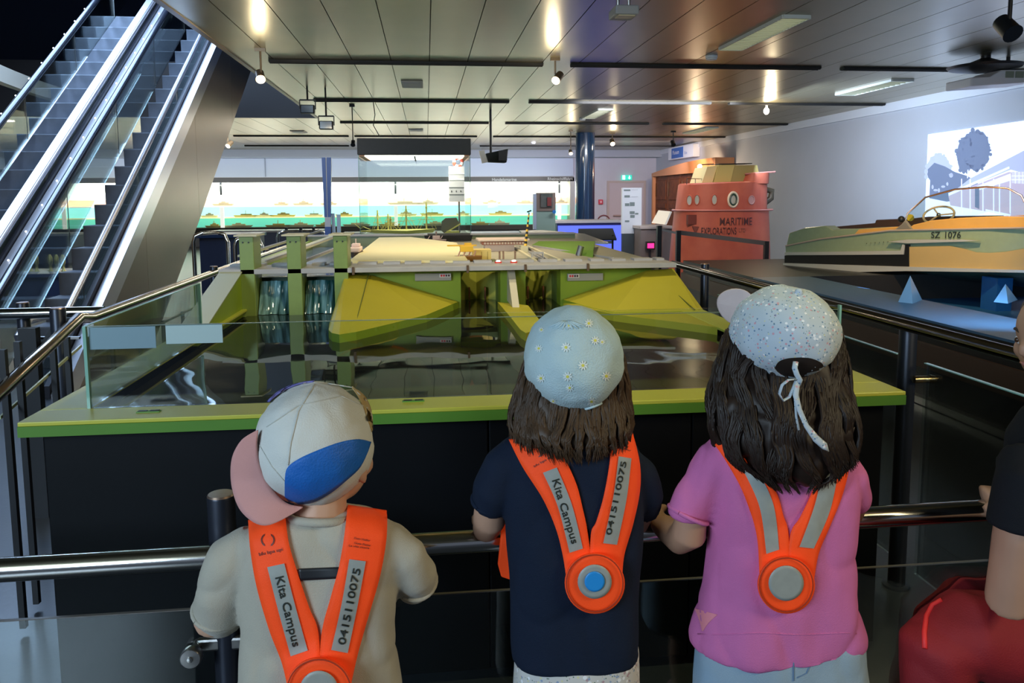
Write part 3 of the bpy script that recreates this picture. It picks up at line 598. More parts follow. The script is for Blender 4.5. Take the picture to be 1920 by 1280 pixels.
# stage lamps at the well corner
for k, (px, py, Y, lb) in enumerate(((577, 205, 10.5, 'black square floodlight hanging nearest the stair opening corner'), (612, 235, 10.6, 'black square floodlight below and right of the other floodlight'))):
    q = PY(px, py, Y); t = thing('floodlight', lb, 'floodlight', (q.x, Y, q.z), 'black floodlights')
    MB().box(q.x-.09, q.x+.09, Y-.05, Y+.05, q.z-.055, q.z+.055).build('housing', BLACK, t, bevel=.01)
    MB().box(q.x-.075, q.x+.075, Y-.056, Y-.05, q.z-.045, q.z+.045).build('lens', mat('dark_lens', (.10, .13, .18), .1, spec=1.), t)
    MB().bar((q.x-.10, Y, q.z), (q.x-.10, Y, q.z+.12), .012, .02).bar((q.x+.10, Y, q.z), (q.x+.10, Y, q.z+.12), .012, .02).bar((q.x-.10, Y, q.z+.12), (q.x+.10, Y, q.z+.12), .012, .02).build('yoke', BLACK, t)
    MB().tube([(q.x, Y, q.z+.12), (q.x, Y, 2.8)], .012, 8).build('stem', BLACK, t)
# square vents, troffers
VENT = mat('vent_off_white', (.62, .64, .60), .5)
for k, (px, py, w_, d_, lb) in enumerate(((773, 157, .27, .55, 'pale square ceiling vent in the middle of the ceiling'), (780, 243, .30, .5, 'small pale square vent above the tall glass case'), (560, 246, .3, .5, 'faint square vent above the blue flag pole'))):
    q = PZ(px, py, 2.8)
    t = thing('ceiling_vent', lb, 'vent', (q.x, q.y, 2.79), 'square ceiling vents')
    MB().box(q.x-w_/2, q.x+w_/2, q.y-d_/2, q.y+d_/2, 2.783, 2.799).build('vent_frame', VENT, t, bevel=.004)
    MB().box(q.x-w_/2+.03, q.x+w_/2-.03, q.y-d_/2+.05, q.y+d_/2-.05, 2.776, 2.783).build('vent_plate', mat('vent_plate', (.56, .60, .64), .5), t)
def troffer(c4, lb, nsl, es):
    p = [PZ(x_, y_, 2.795) for x_, y_ in c4]; x0 = (p[0].x+p[3].x)/2; x1 = (p[1].x+p[2].x)/2; y0 = (p[2].y+p[3].y)/2; y1 = (p[0].y+p[1].y)/2
    y0, y1 = sorted((y0, y1)); x0, x1 = sorted((x0, x1))
    t = thing('louvre_light', lb, 'ceiling light', ((x0+x1)/2, (y0+y1)/2, 2.79), 'recessed louvre lights')
    MB().box(x0, x1, y0, y1, 2.792, 2.799).build('diffuser', mat('diffuser%d' % int(es*10), (.6, .62, .5), .5, emit=(.75, .80, .55), es=es), t)
    for k in range(nsl): y = lerp(y0, y1, (k+.5)/nsl); MB().box(x0, x1, y-.006, y+.006, 2.772, 2.792).build('louvre', mat('louvre_blade', (.55, .55, .45), .4, .3), t)
    MB().box(x0-.012, x0, y0, y1, 2.77, 2.799).box(x1, x1+.012, y0, y1, 2.77, 2.799).box(x0, x1, y0-.012, y0, 2.77, 2.799).box(x0, x1, y1, y1+.012, 2.77, 2.799).build('frame', VENT, t)
troffer(((1350, 90), (1394, 90), (1516, 29), (1466, 29)), 'bright rectangular louvred light above the small red tower', 24, .9)
troffer(((1577, 176), (1610, 176), (1705, 149), (1660, 149)), 'dim rectangular louvred light near the right wall', 12, .35)
troffer(((1095, 220), (1115, 220), (1150, 204), (1118, 204)), 'small louvred light left of the blue column reflection', 8, .6)
troffer(((1285, 249), (1305, 249), (1343, 238), (1318, 238)), 'faint louvred light in front of the wooden portal', 6, .3)
for (px, py, lb) in ((1334, 110, 'round white smoke detector beside the bright louvred light'), (1092, 227, 'round white smoke detector beside the small louvred light'), (1000, 272, 'round white smoke detector over the back hall')):
    q = PZ(px, py-6, 2.8); t = thing('smoke_detector', lb, 'smoke detector', (q.x, q.y, 2.78), 'smoke detectors')
    MB().lathe((q.x, q.y, 2.8), [(.062, -.002), (.062, -.02), (.05, -.045), (.03, -.05), (.001, -.05)], 20).build('detector_body', mat('detector_white', (.8, .82, .82), .4), t, smooth=True)
    MB().lathe((q.x, q.y, 2.8), [(.056, -.028), (.058, -.031), (.052, -.036)], 20).build('vent_ring', mat('ring_grey', (.2, .2, .2), .5), t)
# beamer hanging at the top
q = PY(1170, 27, 5.6)
t = thing('ceiling_sensor_box', 'small grey box hanging from the ceiling left of the bright louvred light', 'projector', (q.x, 5.6, q.z))
MB().box(q.x-.085, q.x+.085, 5.5, 5.72, q.z-.02, q.z+.045).build('housing', mat('sensor_grey', (.34, .36, .38), .5), t, bevel=.01)
MB().box(q.x-.06, q.x+.06, 5.52, 5.62, q.z-.026, q.z-.02).build('lens_plate', mat('sensor_plate', (.55, .52, .35), .4), t)
MB().tube([(q.x-.04, 5.62, q.z+.04), (q.x-.04, 5.62, 2.8)], .012, 8).tube([(q.x+.04, 5.62, q.z+.04), (q.x+.04, 5.62, 2.8)], .012, 8).build('bracket', STEEL, t)
# projector on the right
q = PY(1868, 152, 7.7)
t = thing('ceiling_projector', 'white box projector under a round black mount near the right wall', 'projector', (q.x, 7.7, q.z))
MB().prism([(q.x-.36, 7.6, q.z-.07), (q.x+.36, 7.6, q.z-.02), (q.x+.36, 7.6, q.z+.11), (q.x-.02, 7.6, q.z+.10), (q.x-.15, 7.6, q.z+.03), (q.x-.36, 7.6, q.z+.02)], (0, .4, 0)).build('housing', mat('projector_white', (.8, .74, .72), .45), t, bevel=.012)
for k in range(3): MB().box(q.x+.02+k*.11, q.x+.11+k*.11, 7.59, 7.60, q.z+.02, q.z+.085).build('vent_grille', mat('grille_green_grey', (.28, .30, .22), .6), t)
MB().lathe((q.x-.1, 7.75, q.z+.1), [(.001, .005), (.2, .01), (.34, .035), (.36, .06), (.2, .08), (.05, .14), (.05, max(.15, 2.8-q.z-.1))], 28).build('round_mount', BLACK, t, smooth=True)
MB().tube([(q.x+.2, 7.8, 2.8), (q.x+.2, 7.8, q.z+.1)], .02, 8).build('hanger', BLACK, t)
# camera bracket with loudspeaker
q = PY(926, 295, 13.0)
t = thing('loudspeaker_bracket', 'black loudspeaker with a white side box hanging on a pole over the hall', 'loudspeaker', (q.x, 13, q.z))
MB().tube([(q.x-.05, 13, 2.8), (q.x-.05, 13, q.z)], .02, 10).build('pole', BLACK, t)
MB().hexa([(q.x-.10, 12.9, q.z-.08), (q.x+.20, 12.85, q.z-.09), (q.x+.20, 13.15, q.z-.09), (q.x-.10, 13.1, q.z-.08), (q.x-.14, 12.9, q.z+.06), (q.x+.22, 12.8, q.z+.13), (q.x+.22, 13.2, q.z+.13), (q.x-.14, 13.1, q.z+.06)]).build('speaker_box', mat('speaker_black', (.03, .035, .03), .6), t, bevel=.01)
MB().box(q.x+.06, q.x+.20, 12.79, 12.82, q.z-.06, q.z+.10).build('speaker_grille', BLACK, t)
MB().hexa([(q.x-.20, 12.9, q.z-.10), (q.x-.11, 12.9, q.z-.08), (q.x-.11, 13.0, q.z-.08), (q.x-.20, 13.0, q.z-.10), (q.x-.25, 12.9, q.z+.10), (q.x-.17, 12.9, q.z+.12), (q.x-.17, 13.0, q.z+.12), (q.x-.25, 13.0, q.z+.10)]).build('white_box', mat('speaker_white', (.75, .72, .62), .5), t)
# loose cable
tag(MB().tube([PY(700, 192, 11.8), PY(703, 215, 11.5), PY(700, 235, 11.0), PY(712, 256, 9.8)], .006, 6).build('hanging_cable', BLACK), 'thin black cable hanging from the ceiling to the tall glass case', 'cable')

# ================================================================ LONG LIT SHOWCASE ON THE BACK WALL
def R(px0, py0, px1, py1, Y):   # rectangle in pixels to x0,x1,z0,z1 at depth Y
    a = PY(px0, py0, Y); b_ = PY(px1, py1, Y); return a.x, b_.x, b_.z, a.z
YC = 22.6
cs = thing('ship_model_showcase', 'long lit wall showcase with white, cyan and green shelves of ship models', 'showcase', (-4, YC, 0))
X0 = -12.6; X1 = PY(1076, 380, YC).x
def zc(py, px=700): return PY(px, py, YC).z
zt, zw, zo, z1_, z2_, zb = zc(341), zc(372), zc(384), zc(386), zc(405), zc(424)
MB().box(X0, X1, YC-.05, YC+.6, zt, zc(332)).build('top_frame', mat('case_frame', (.05, .045, .03), .5), cs)
MB().box(X0, X1, YC-.05, YC+.6, zc(433), zb).build('bottom_frame', mat('case_frame', (.05, .045, .03), .5), cs)
def lit(nm, c, es): return mat(nm, c, .6, emit=c, es=es)  # showcase lighting put into panels, shelves and dividers as their own glow
UP = bpy.data.materials.new('glow_upper_panel'); UP.use_nodes = True; N = UP.node_tree.nodes; L = UP.node_tree.links; p = N['Principled BSDF']
# case light put into the panel as glow, in waves along its length
tc = N.new('ShaderNodeTexCoord'); sp_ = N.new('ShaderNodeSeparateXYZ'); L.new(tc.outputs['Object'], sp_.inputs[0])
sn = N.new('ShaderNodeMath'); sn.operation = 'MULTIPLY'; sn.inputs[1].default_value = 3.9; L.new(sp_.outputs[0], sn.inputs[0])
s2 = N.new('ShaderNodeMath'); s2.operation = 'SINE'; L.new(sn.outputs[0], s2.inputs[0])
mr = N.new('ShaderNodeMapRange'); mr.inputs[1].default_value = -1; mr.inputs[2].default_value = .2; mr.inputs[3].default_value = .9; mr.inputs[4].default_value = 3.2; L.new(s2.outputs[0], mr.inputs[0])
p.inputs['Base Color'].default_value = (.9, .9, .8, 1); p.inputs['Emission Color'].default_value = (1, 1, .88, 1); L.new(mr.outputs[0], p.inputs['Emission Strength'])
MB().box(X0, X1, YC+.45, YC+.5, zw, zt).build('upper_glow_panel', UP, cs)
MB().box(X0, X1, YC+.44, YC+.5, zo, zw).build('peach_glow_panel', lit('glow_peach', (1, .55, .34), .75), cs)
MB().box(X0, X1, YC+.1, YC+.5, zo-.03, zo).build('shelf', lit('shelf_white', (1, .95, .85), .7), cs)
MB().box(X0, X1, YC+.44, YC+.5, z2_, zo-.03).build('cyan_glow_panel', lit('glow_cyan', (.30, .78, .92), .85), cs)
MB().box(X0, X1, YC+.1, YC+.5, z2_-.03, z2_).build('shelf', lit('shelf_yellow', (.9, .85, .45), .6), cs)
MB().box(X0, X1, YC+.44, YC+.5, zb, z2_-.03).build('teal_glow_panel', lit('glow_teal', (.12, .52, .42), .75), cs)
for px in (415, 742, 1049, 118, -60):
    q = PY(px, 380, YC).x; MB().box(q-.05, q+.05, YC, YC+.05, zb, z1_).build('divider', lit('divider_white', (.9, .86, .8), .7), cs); MB().box(q-.03, q+.03, YC, YC+.04, zt-.35, zt).build('lamp_bracket', mat('bracket_grey', (.15, .15, .15), .5), cs)
MB().box(X0, X1, YC-.03, YC-.02, zb, zt).build('front_glass', glass('case_glass', (.97, 1, .98), .04), cs)
MB().box(X1-.12, X1, YC-.05, YC+.6, zb-.2, zt+.1).build('end_frame', mat('case_end', (.40, .40, .34), .5), cs)
MB().box(X0, X1, YC+.3, WY-.02, .0, zc(433)).build('base_wall', mat('case_base', (.42, .43, .45), .6), cs)
text3d('Handelsmarine', 'case_title', (PY(922, 339, YC).x, YC-.052, zc(340)), (1, 0, 0), (0, 0, 1), .12, mat('title_grey', (.5, .52, .45), .6), cs)
text3d('Rheinschifffahrt', 'case_title', (PY(1026, 338, YC).x, YC-.052, zc(339)), (1, 0, 0), (0, 0, 1), .12, mat('title_grey', (.5, .52, .45), .6), cs)
# ships in the case
SM = mat('ship_ochre', (.70, .58, .22), .6); SM2 = mat('ship_brown_grey', (.50, .42, .30), .6); SM3 = mat('ship_pale', (.85, .78, .55), .6)
light('AREA', 'showcase_strip_light', (-4, YC+.02, zt-.06), 150, (1, .97, .85), (-4, YC+.35, zb), shape='RECTANGLE', size=16, size_y=.06)
def ship(px, py, wpx, lb, kind, mmat):
    z = {0: zo+.0, 1: z2_+.0, 2: zb+.0}[py]; q = PY(px, 390, YC+.22).x; L_ = wpx/62*1.0
    t = thing('ship_model', lb, 'model ship', (q, YC+.22, z), 'ship models in the lit showcase')
    h_ = .055
    MB().hexa([(q-L_*.42, YC+.18, z), (q+L_*.42, YC+.18, z), (q+L_*.42, YC+.28, z), (q-L_*.42, YC+.28, z), (q-L_*.5, YC+.16, z+h_), (q+L_*.5, YC+.16, z+h_), (q+L_*.5, YC+.30, z+h_), (q-L_*.5, YC+.30, z+h_)]).build('hull', mmat, t)
    b2 = MB().box(q-L_*.2, q+L_*.25, YC+.19, YC+.27, z+h_, z+h_+.04)
    if kind != 1: b2.box(q-L_*.08, q+L_*.1, YC+.2, YC+.26, z+h_+.04, z+h_+.07)
    b2.build('superstructure', mmat, t)
    if kind: MB().tube([(q, YC+.22, z+h_), (q, YC+.22, z+h_+.14)], .009, 6).build('mast', mmat, t)
row = ['on the top white shelf', 'on the cyan shelf', 'on the bottom teal shelf']
specs = [(419, 0, 36), (528, 0, 26), (569, 0, 36), (617, 0, 30), (758, 0, 60), (802, 0, 40), (922, 0, 34), (985, 0, 34), (1052, 0, 24),
         (392, 1, 30), (460, 1, 42), (494, 1, 32), (530, 1, 46), (588, 1, 34), (645, 1, 32), (760, 1, 44), (810, 1, 44), (868, 1, 26), (938, 1, 46), (1010, 1, 30),
         (400, 2, 30), (445, 2, 50), (520, 2, 44), (562, 2, 50), (608, 2, 34), (668, 2, 50), (730, 2, 40), (815, 2, 44), (900, 2, 34), (936, 2, 40), (1012, 2, 20)]
lms = ['behind the blue flag pole', 'beside the tall glass case', 'behind the tall glass case', 'near the tiled column', 'near the escalator cladding']
for k, (px, rw, wpx) in enumerate(specs):
    same = [s_ for s_ in specs if s_[1] == rw]; i = same.index((px, rw, wpx)); n_ = len(same)
    od = ['leftmost', 'second from the left', 'third from the left', 'fourth from the left', 'fifth from the left', 'sixth from the left', 'seventh from the left', 'eighth from the left', 'ninth from the left', 'tenth from the left', 'rightmost'][i if i < n_-1 else 10]
    col_ = (SM2 if rw == 0 else (SM, SM3)[k % 2]); cn = 'brownish' if rw == 0 else ('ochre', 'pale')[k % 2]
    ship(px, rw, wpx, 'small %s ship model %s, %s' % (cn, row[rw], od), k % 3, col_)
# panel joints of the wall above the case
struct(MB().box(X0, PY(1076, 300, 24.2).x, 24.3, 24.38, zc(331)+.05, 2.57).build('trim_7', mat('blue_grey_frieze', (.50, .56, .70), .7)))
q = PY(496, 310, 24.2).x; struct(MB().box(q-.012, q+.012, 24.28, 24.3, zc(331)+.05, 2.57).build('trim_8', mat('joint_grey', (.25, .28, .36), .7)))

# ================================================================ TALL GLASS CASE
YV = 9.6
v_ = thing('tall_glass_case', 'tall glass display case with a dark lit hood standing behind the lock model', 'display case', (-.15, YV+.5, 0))
x0, x1, zz0, zz1 = R(669, 259, 883, 290, YV); hood = mat('hood_dark', (.055, .06, .065), .5, noise=.1)
MB().box(x0, x1, YV, YV+1.3, zz0, zz1).build('hood', hood, v_, bevel=.006)
MB().box(x0+.08, x1-.08, YV+.1, YV+1.1, zz0-.012, zz0-.002).build('light_panel', mat('vitrine_light', (1, 1, .95), .5, emit=(1, .98, .85), es=2.4), v_)
MB().box(x0+.02, x0+.08, YV+.02, YV+1.2, zz0-.02, zz0-.001).box(x1-.08, x1-.02, YV+.02, YV+1.2, zz0-.02, zz0-.001).build('hood_rim', mat('peach_rim', (.85, .45, .25), .5), v_)
MB().box((x0+x1)/2-.008, (x0+x1)/2+.008, YV+.05, YV+1.1, zz0-.03, zz0-.012).build('lamp_divider', hood, v_)
light('AREA', 'vitrine_lamp', ((x0+x1)/2, YV+.6, zz0-.04), 14, (1, .97, .85), (((x0+x1)/2), YV+.6, 0), shape='RECTANGLE', size=1.1, size_y=.9)
zb2 = PY(700, 442, YV).z
for (a, b_, c_, d_) in ((x0+.01, x1-.01, YV+.01, YV+.018), (x0+.01, x1-.01, YV+1.28, YV+1.288), (x0+.01, x0+.018, YV+.02, YV+1.28), (x1-.018, x1-.01, YV+.02, YV+1.28)):
    MB().box(a, b_, c_, d_, zb2, zz0-.02).build('glass_pane', glass('case_glass', (.97, 1, .98), .04), v_)
for a in (x0+.008, x1-.014): MB().box(a, a+.006, YV+.004, YV+.01, zb2, zz0).build('glass_edge', GEDGE, v_)
MB().box(x0, x1, YV, YV+1.3, 0, zb2-.001).build('plinth', mat('plinth_dark_green', (.06, .08, .07), .4), v_)
# info tower inside the case
i0, i1, j0, j1 = R(841, 312, 871, 378, YV+.7)
t = thing('info_tower', 'white layered info board with a red and white lifebuoy on top inside the glass case', 'sign', ((i0+i1)/2, YV+.7, zb2))
MB().box(i0, i1, YV+.68, YV+.72, j0, j1).build('board', mat('board_grey_white', (.66, .63, .64), .5), t)
for k, py in enumerate((326, 337, 351, 364)): a = PY(850, py, YV+.7).z; MB().box(i0, i1, YV+.672, YV+.68, a-.004, a+.003).build('board_line', mat('board_line', (.9, .9, .9), .5) if k < 2 else mat('board_dark', (.25, .25, .25), .5), t)
for k in range(3): MB().box(i0+.03+k*.06, i0+.04+k*.06, YV+.672, YV+.68, PY(850, 360, YV+.7).z, PY(850, 357, YV+.7).z).build('board_mark', BLACK, t)
MB().tube([((i0+i1)/2+.03, YV+.7, zb2), ((i0+i1)/2+.03, YV+.7, j0)], .012, 10).build('post', mat('post_dark_grey', (.14, .13, .13), .5), t)
q = PY(859, 304, YV+.7)
for k in range(8):
    a0 = k*math.pi/4; pts = [(q.x+.055*math.cos(a0+j*math.pi/16), YV+.7, q.z+.055*math.sin(a0+j*math.pi/16)) for j in range(5)]
    MB().tube(pts, .022, 10).build('lifebuoy_section', mat('buoy_red', (.75, .12, .08), .5) if k % 2 == 0 else mat('buoy_white', (.9, .88, .85), .5), t, smooth=True)
# sailing ship models on the deck of the case
GOLD = mat('model_gilt', (.62, .55, .14), .5)
def sailer(cx, sc, masts, lb, Y, grp='sailing ship models in the tall case'):
    t = thing('sailing_ship_model', lb, 'model ship', (cx, Y, zb2), grp)
    MB().loft([[(cx-.42*sc, Y, zb2+.012), (cx, Y-.05, zb2), (cx+.34*sc, Y, zb2+.01), (cx, Y+.05, zb2)], [(cx-.47*sc, Y, zb2+.055*sc), (cx, Y-.07, zb2+.04*sc), (cx+.38*sc, Y, zb2+.06*sc), (cx, Y+.07, zb2+.04*sc)]]).build('hull', GOLD, t)
    for (mx, mh) in masts:
        mm = MB().tube([(cx+mx*sc, Y, zb2+.03), (cx+mx*sc, Y, zb2+mh)], .010, 8).build('mast', GOLD, t)
        for k in range(3):
            z = zb2+mh*(.45+.2*k); w2 = .11*(1-.25*k)*sc
            MB().bar((cx+mx*sc-w2, Y-.01, z), (cx+mx*sc+w2, Y-.01, z+.004), .006, .006).build('yard', GOLD, mm)
        for s_ in (-1, 1): MB().tube([(cx+mx*sc, Y, zb2+mh*.9), (cx+mx*sc+s_*.13*sc, Y, zb2+.05)], .0025, 4).tube([(cx+mx*sc, Y, zb2+mh*.6), (cx+mx*sc+s_*.09*sc, Y, zb2+.05)], .0025, 4).build('rigging', GOLD, mm)
    MB().tube([(cx-.46*sc, Y, zb2+.055), (cx-.60*sc, Y, zb2+.12)], .006, 6).build('bowsprit', GOLD, t)
xa = PY(762, 430, YV+.5).x
sailer(xa, 1.0, [(-.20, .22), (0, .36), (.26, .40)], 'gilt three masted sailing ship model in the tall case', YV+.5)
sailer(PY(712, 430, YV+.8).x, .55, [(-.05, .30), (.2, .25)], 'smaller gilt two masted ship model left in the tall case', YV+.85)
q = PY(852, 425, YV+.5)
t = thing('sail_model', 'grey brown sail with a gilt slanting mast at the right of the tall case', 'model ship', (q.x, YV+.5, zb2))
sl = [PY(827, 432, YV+.5), PY(828, 415, YV+.5), PY(835, 409, YV+.5), PY(856, 408, YV+.5), PY(862, 420, YV+.5), PY(845, 432, YV+.5), PY(834, 438, YV+.5)]
MB().prism(sl, (0, .015, 0)).build('sail', mat('sail_grey', (.12, .11, .08), .7), t)
MB().bar(PY(830, 440, YV+.48), PY(864, 419, YV+.48), .02, .016).build('spar', GOLD, t); MB().box(q.x-.1, q.x+.06, YV+.45, YV+.55, zb2, zb2+.03).build('hull', GOLD, t)

# ================================================================ COLUMN, STELES, BACK RIGHT
q = PY(1097, 300, 17.6)
colm = bpy.data.materials.new('blue_mosaic_tiles'); colm.use_nodes = True; N = colm.node_tree.nodes; L = colm.node_tree.links; p = N['Principled BSDF']; p.inputs['Roughness'].default_value = .15; p.inputs['Coat Weight'].default_value = .5
bt = N.new('ShaderNodeTexBrick'); bt.inputs['Scale'].default_value = 14; bt.offset = 0; bt.inputs['Color1'].default_value = (.015, .05, .16, 1); bt.inputs['Color2'].default_value = (.02, .08, .22, 1); bt.inputs['Mortar'].default_value = (.004, .01, .03, 1); bt.inputs['Brick Width'].default_value = .5
tc = N.new('ShaderNodeTexCoord'); L.new(tc.outputs['Object'], bt.inputs['Vector']); L.new(bt.outputs['Color'], p.inputs['Base Color'])
bp = N.new('ShaderNodeBump'); bp.inputs['Strength'].default_value = .5; L.new(bt.outputs['Fac'], bp.inputs['Height']); L.new(bp.outputs[0], p.inputs['Normal'])
cl = MB().lathe((q.x, 17.6, 0), [(.22, 0), (.22, 2.8)], 32).build('pillar', colm, None, smooth=True); tag(cl, 'round column clad in shiny dark blue mosaic tiles', 'column')
def stele(px0, py0, px1, py1, Y, nm, lb, topm, footm, split, cat='sign', z0=None):
    x0, x1, z0_, z1 = R(px0, py0, px1, py1, Y); z0_ = 0 if z0 is None else z0
    t = thing(nm, lb, cat, ((x0+x1)/2, Y, z0_)); zs = PY(px0, split, Y).z
    MB().box(x0, x1, Y, Y+.08, zs, z1).build('panel', topm, t, bevel=.004)
    MB().box(x0+.004, x1-.004, Y+.01, Y+.07, z0_, zs).build('foot', footm, t)
    return t, x0, x1, z1
INK = mat('print_grey', (.20, .25, .26), .6)
t, x0, x1, z1 = stele(1167, 352, 1202, 482, 14.0, 'info_stele', 'tall white info panel with small prints on a dark grey foot', mat('panel_white', (.74, .78, .86), .5), mat('stele_foot', (.055, .075, .09), .5), 438)
for (a, b_, c_, d_) in ((1170, 355, 1182, 358), (1171, 366, 1181, 370), (1172, 381, 1180, 386), (1181, 379, 1190, 386), (1181, 396, 1190, 401), (1191, 399, 1197, 402), (1182, 403, 1190, 408), (1172, 413, 1180, 416), (1184, 355, 1196, 356), (1184, 368, 1196, 369)):
    r_ = R(a, b_, c_, d_, 13.99); MB().box(r_[0], r_[1], 13.992, 13.999, r_[2], r_[3]).build('print', INK if a != 1184 else mat('print_pale', (.55, .6, .66), .6), t)
# photo stele right of the case
t, x0, x1, z1 = stele(1006, 361, 1042, 436, 12.5, 'photo_stele', 'brown framed photo panel standing before the lit showcase', mat('stele_brown', (.30, .22, .19), .5), mat('stele_glassy', (.36, .50, .44), .3), 396)
r_ = R(1014, 363, 1036, 388, 12.49); MB().box(r_[0], r_[1], 12.485, 12.495, r_[2], r_[3]).build('photo', mat('photo_grey', (.34, .27, .27), .5, alt=(.10, .12, .11), noise=.1, nscale=6), t)
r_ = R(1026, 370, 1034, 386, 12.48); MB().box(r_[0], r_[1], 12.475, 12.485, r_[2], r_[3]).build('photo_red_patch', mat('photo_red', (.30, .06, .06), .5), t)
r_ = R(1000, 363, 1006, 430, 12.5); MB().box(r_[0], r_[1], 12.5, 12.58, r_[2], r_[3]).build('side_strip', mat('strip_blue_white', (.55, .62, .80), .4), t)
q = PY(1039, 397, 12.47); MB().lathe((q.x, 12.46, q.z), [(.001, 0), (.03, .001), (.03, .02)], 16, 'Y').build('blue_badge', mat('badge_blue', (.05, .25, .75), .4), t)
# blue flag pole left
q = PY(612, 480, 8.2)
t = thing('blue_banner_pylon', 'slender blue and white pylon tapering downwards left of the tall glass case', 'pylon', (q.x, 8.2, 0))
BL = mat('pylon_blue', (.03, .10, .45), .35); WP = mat('pylon_white', (.70, .74, .88), .4)
def seg(x0t, x1t, yt, x0b, x1b, yb, mm, nm, Y=8.2, par=None):
    a = PY(x0t, yt, Y); b_ = PY(x1t, yt, Y); c_ = PY(x1b, yb, Y); d = PY(x0b, yb, Y)
    return MB().prism([a, b_, c_, d], (0, .05, 0)).build(nm, mm, par or t)
seg(603, 610, 295, 608, 613, 407, BL, 'blue_blade'); seg(610.5, 612, 295, 613.3, 614.3, 407, WP, 'white_stripe'); seg(612.3, 621, 295, 614.6, 620, 407, BL, 'blue_blade')
seg(609, 620, 407, 609, 620, 425, WP, 'white_block'); seg(609, 620, 425, 609, 620, 440, BL, 'blue_block')
seg(610, 616, 440, 612, 617, 500, BL, 'blue_foot'); seg(616.5, 622, 440, 617.5, 623, 500, WP, 'white_foot')
MB().box(PY(611, 500, 8.2).x, PY(623, 500, 8.2).x, 8.2, 8.26, 0, PY(611, 500, 8.2).z).build('pylon_base', BL, t)
MB().prism([PY(621, 400, 8.3), PY(627, 400, 8.3), PY(629, 437, 8.3), PY(623, 437, 8.3)], (0, .03, 0)).prism([PY(631, 402, 8.3), PY(638, 402, 8.3), PY(639, 437, 8.3), PY(632, 437, 8.3)], (0, .03, 0)).build('pale_fin', mat('fin_pale_blue', (.55, .72, .90), .3), t)
# chrome hoops and blue lit desk left behind the rail
for k, (px0, px1, py, Y, lb) in enumerate(((362, 412, 438, 7.9, 'curved chrome hoop rail nearest the escalator cladding'), (440, 478, 446, 7.8, 'curved chrome hoop rail half hidden by the left green pier'), (520, 606, 434, 10.5, 'chrome hoop rail with black studs behind the piers'))):
    a = PY(px0, py, Y); b_ = PY(px1, py, Y)
    t = thing('hoop_rail', lb, 'rail', (a.x, Y, 0), 'chrome hoop rails')
    MB().tube([(a.x, Y, 0), (a.x, Y, a.z-.08), (a.x+.02, Y, a.z-.02), (a.x+.08, Y, a.z), (b_.x-.1, Y+.3, b_.z), (b_.x-.03, Y+.3, b_.z-.02), (b_.x, Y+.3, b_.z-.1), (b_.x, Y+.3, 0)], .02, 10).build('bent_tube', CHROME, t, smooth=True)
    if k == 2:
        for px in (537, 564, 588): q = PY(px, py-4, Y+.1); MB().lathe((q.x, Y+.1, q.z-.03), [(.025, 0), (.02, .03), (.025, .06)], 12).build('black_stud', BLACK, t)
def desk(px0, px1, pyt, pyb, Y, dep, lb, topm, bodym, nm='display_table', cat='display table', glow=None):
    x0, x1, z0_, z1 = R(px0, pyt, px1, pyb, Y)
    t = thing(nm, lb, cat, ((x0+x1)/2, Y, 0)); MB().box(x0, x1, Y, Y+dep, z1-.05, z1).build('table_top', topm, t, bevel=.004)
    MB().box(x0+.03, x1-.03, Y+.03, Y+dep-.03, 0, z1-.05).build('table_body', bodym, t)
    if glow: MB().box(x0+.05, x1-.05, Y+.01, Y+.03, z0_, z1-.10).build('lit_front', glow, t)
    return t
BLG = mat('blue_lit_glass', (.05, .08, .5), .3, emit=(.10, .14, .95), es=.9)
t = desk(368, 480, 440, 478, 11.5, .8, 'low dark blue display table behind the left hoop rails', mat('navy_top', (.02, .04, .10), .3), mat('navy_body', (.02, .03, .07), .5))
desk(395, 606, 433, 462, 20.5, .8, 'white counter under the showcase on the left', mat('counter_grey', (.42, .44, .47), .5), mat('counter_dark', (.06, .08, .14), .5), 'wall_counter', 'counter')
desk(640, 700, 437, 470, 19.5, .8, 'grey counter seen behind the blue and white pylon', mat('counter_grey', (.42, .44, .47), .5), mat('counter_dark', (.06, .08, .14), .5), 'wall_counter', 'counter')
desk(860, 1000, 437, 470, 15.5, .8, 'long pale blue counter behind the striped mast', mat('counter_blue', (.45, .52, .62), .5), mat('counter_dark', (.06, .08, .14), .5), 'wall_counter', 'counter')
desk(1042, 1172, 414, 480, 15.5, 1.0, 'white topped table with blue lit glass front near the column', mat('table_lilac', (.60, .58, .66), .4), mat('table_dark_blue', (.02, .02, .12), .4), glow=BLG)
q0 = PY(985, 458, 8.8); q1 = PY(1118, 458, 8.8)
t = thing('metal_ramp_table', 'sloping brushed metal table top behind the right end of the lock model', 'table', ((q0.x+q1.x)/2, 9, 0))
MB().prism([(q0.x, 8.2, .86), (q1.x, 8.2, .84), (q1.x-.1, 9.0, .90), (q0.x+.3, 9.4, .93), (q0.x, 9.4, .93)], (0, 0, .02)).build('metal_top', STEEL, t); MB().box(q0.x+.05, q1.x-.2, 8.4, 9.2, 0, .85).build('table_body', mat('ramp_body', (.10, .12, .10), .5), t)
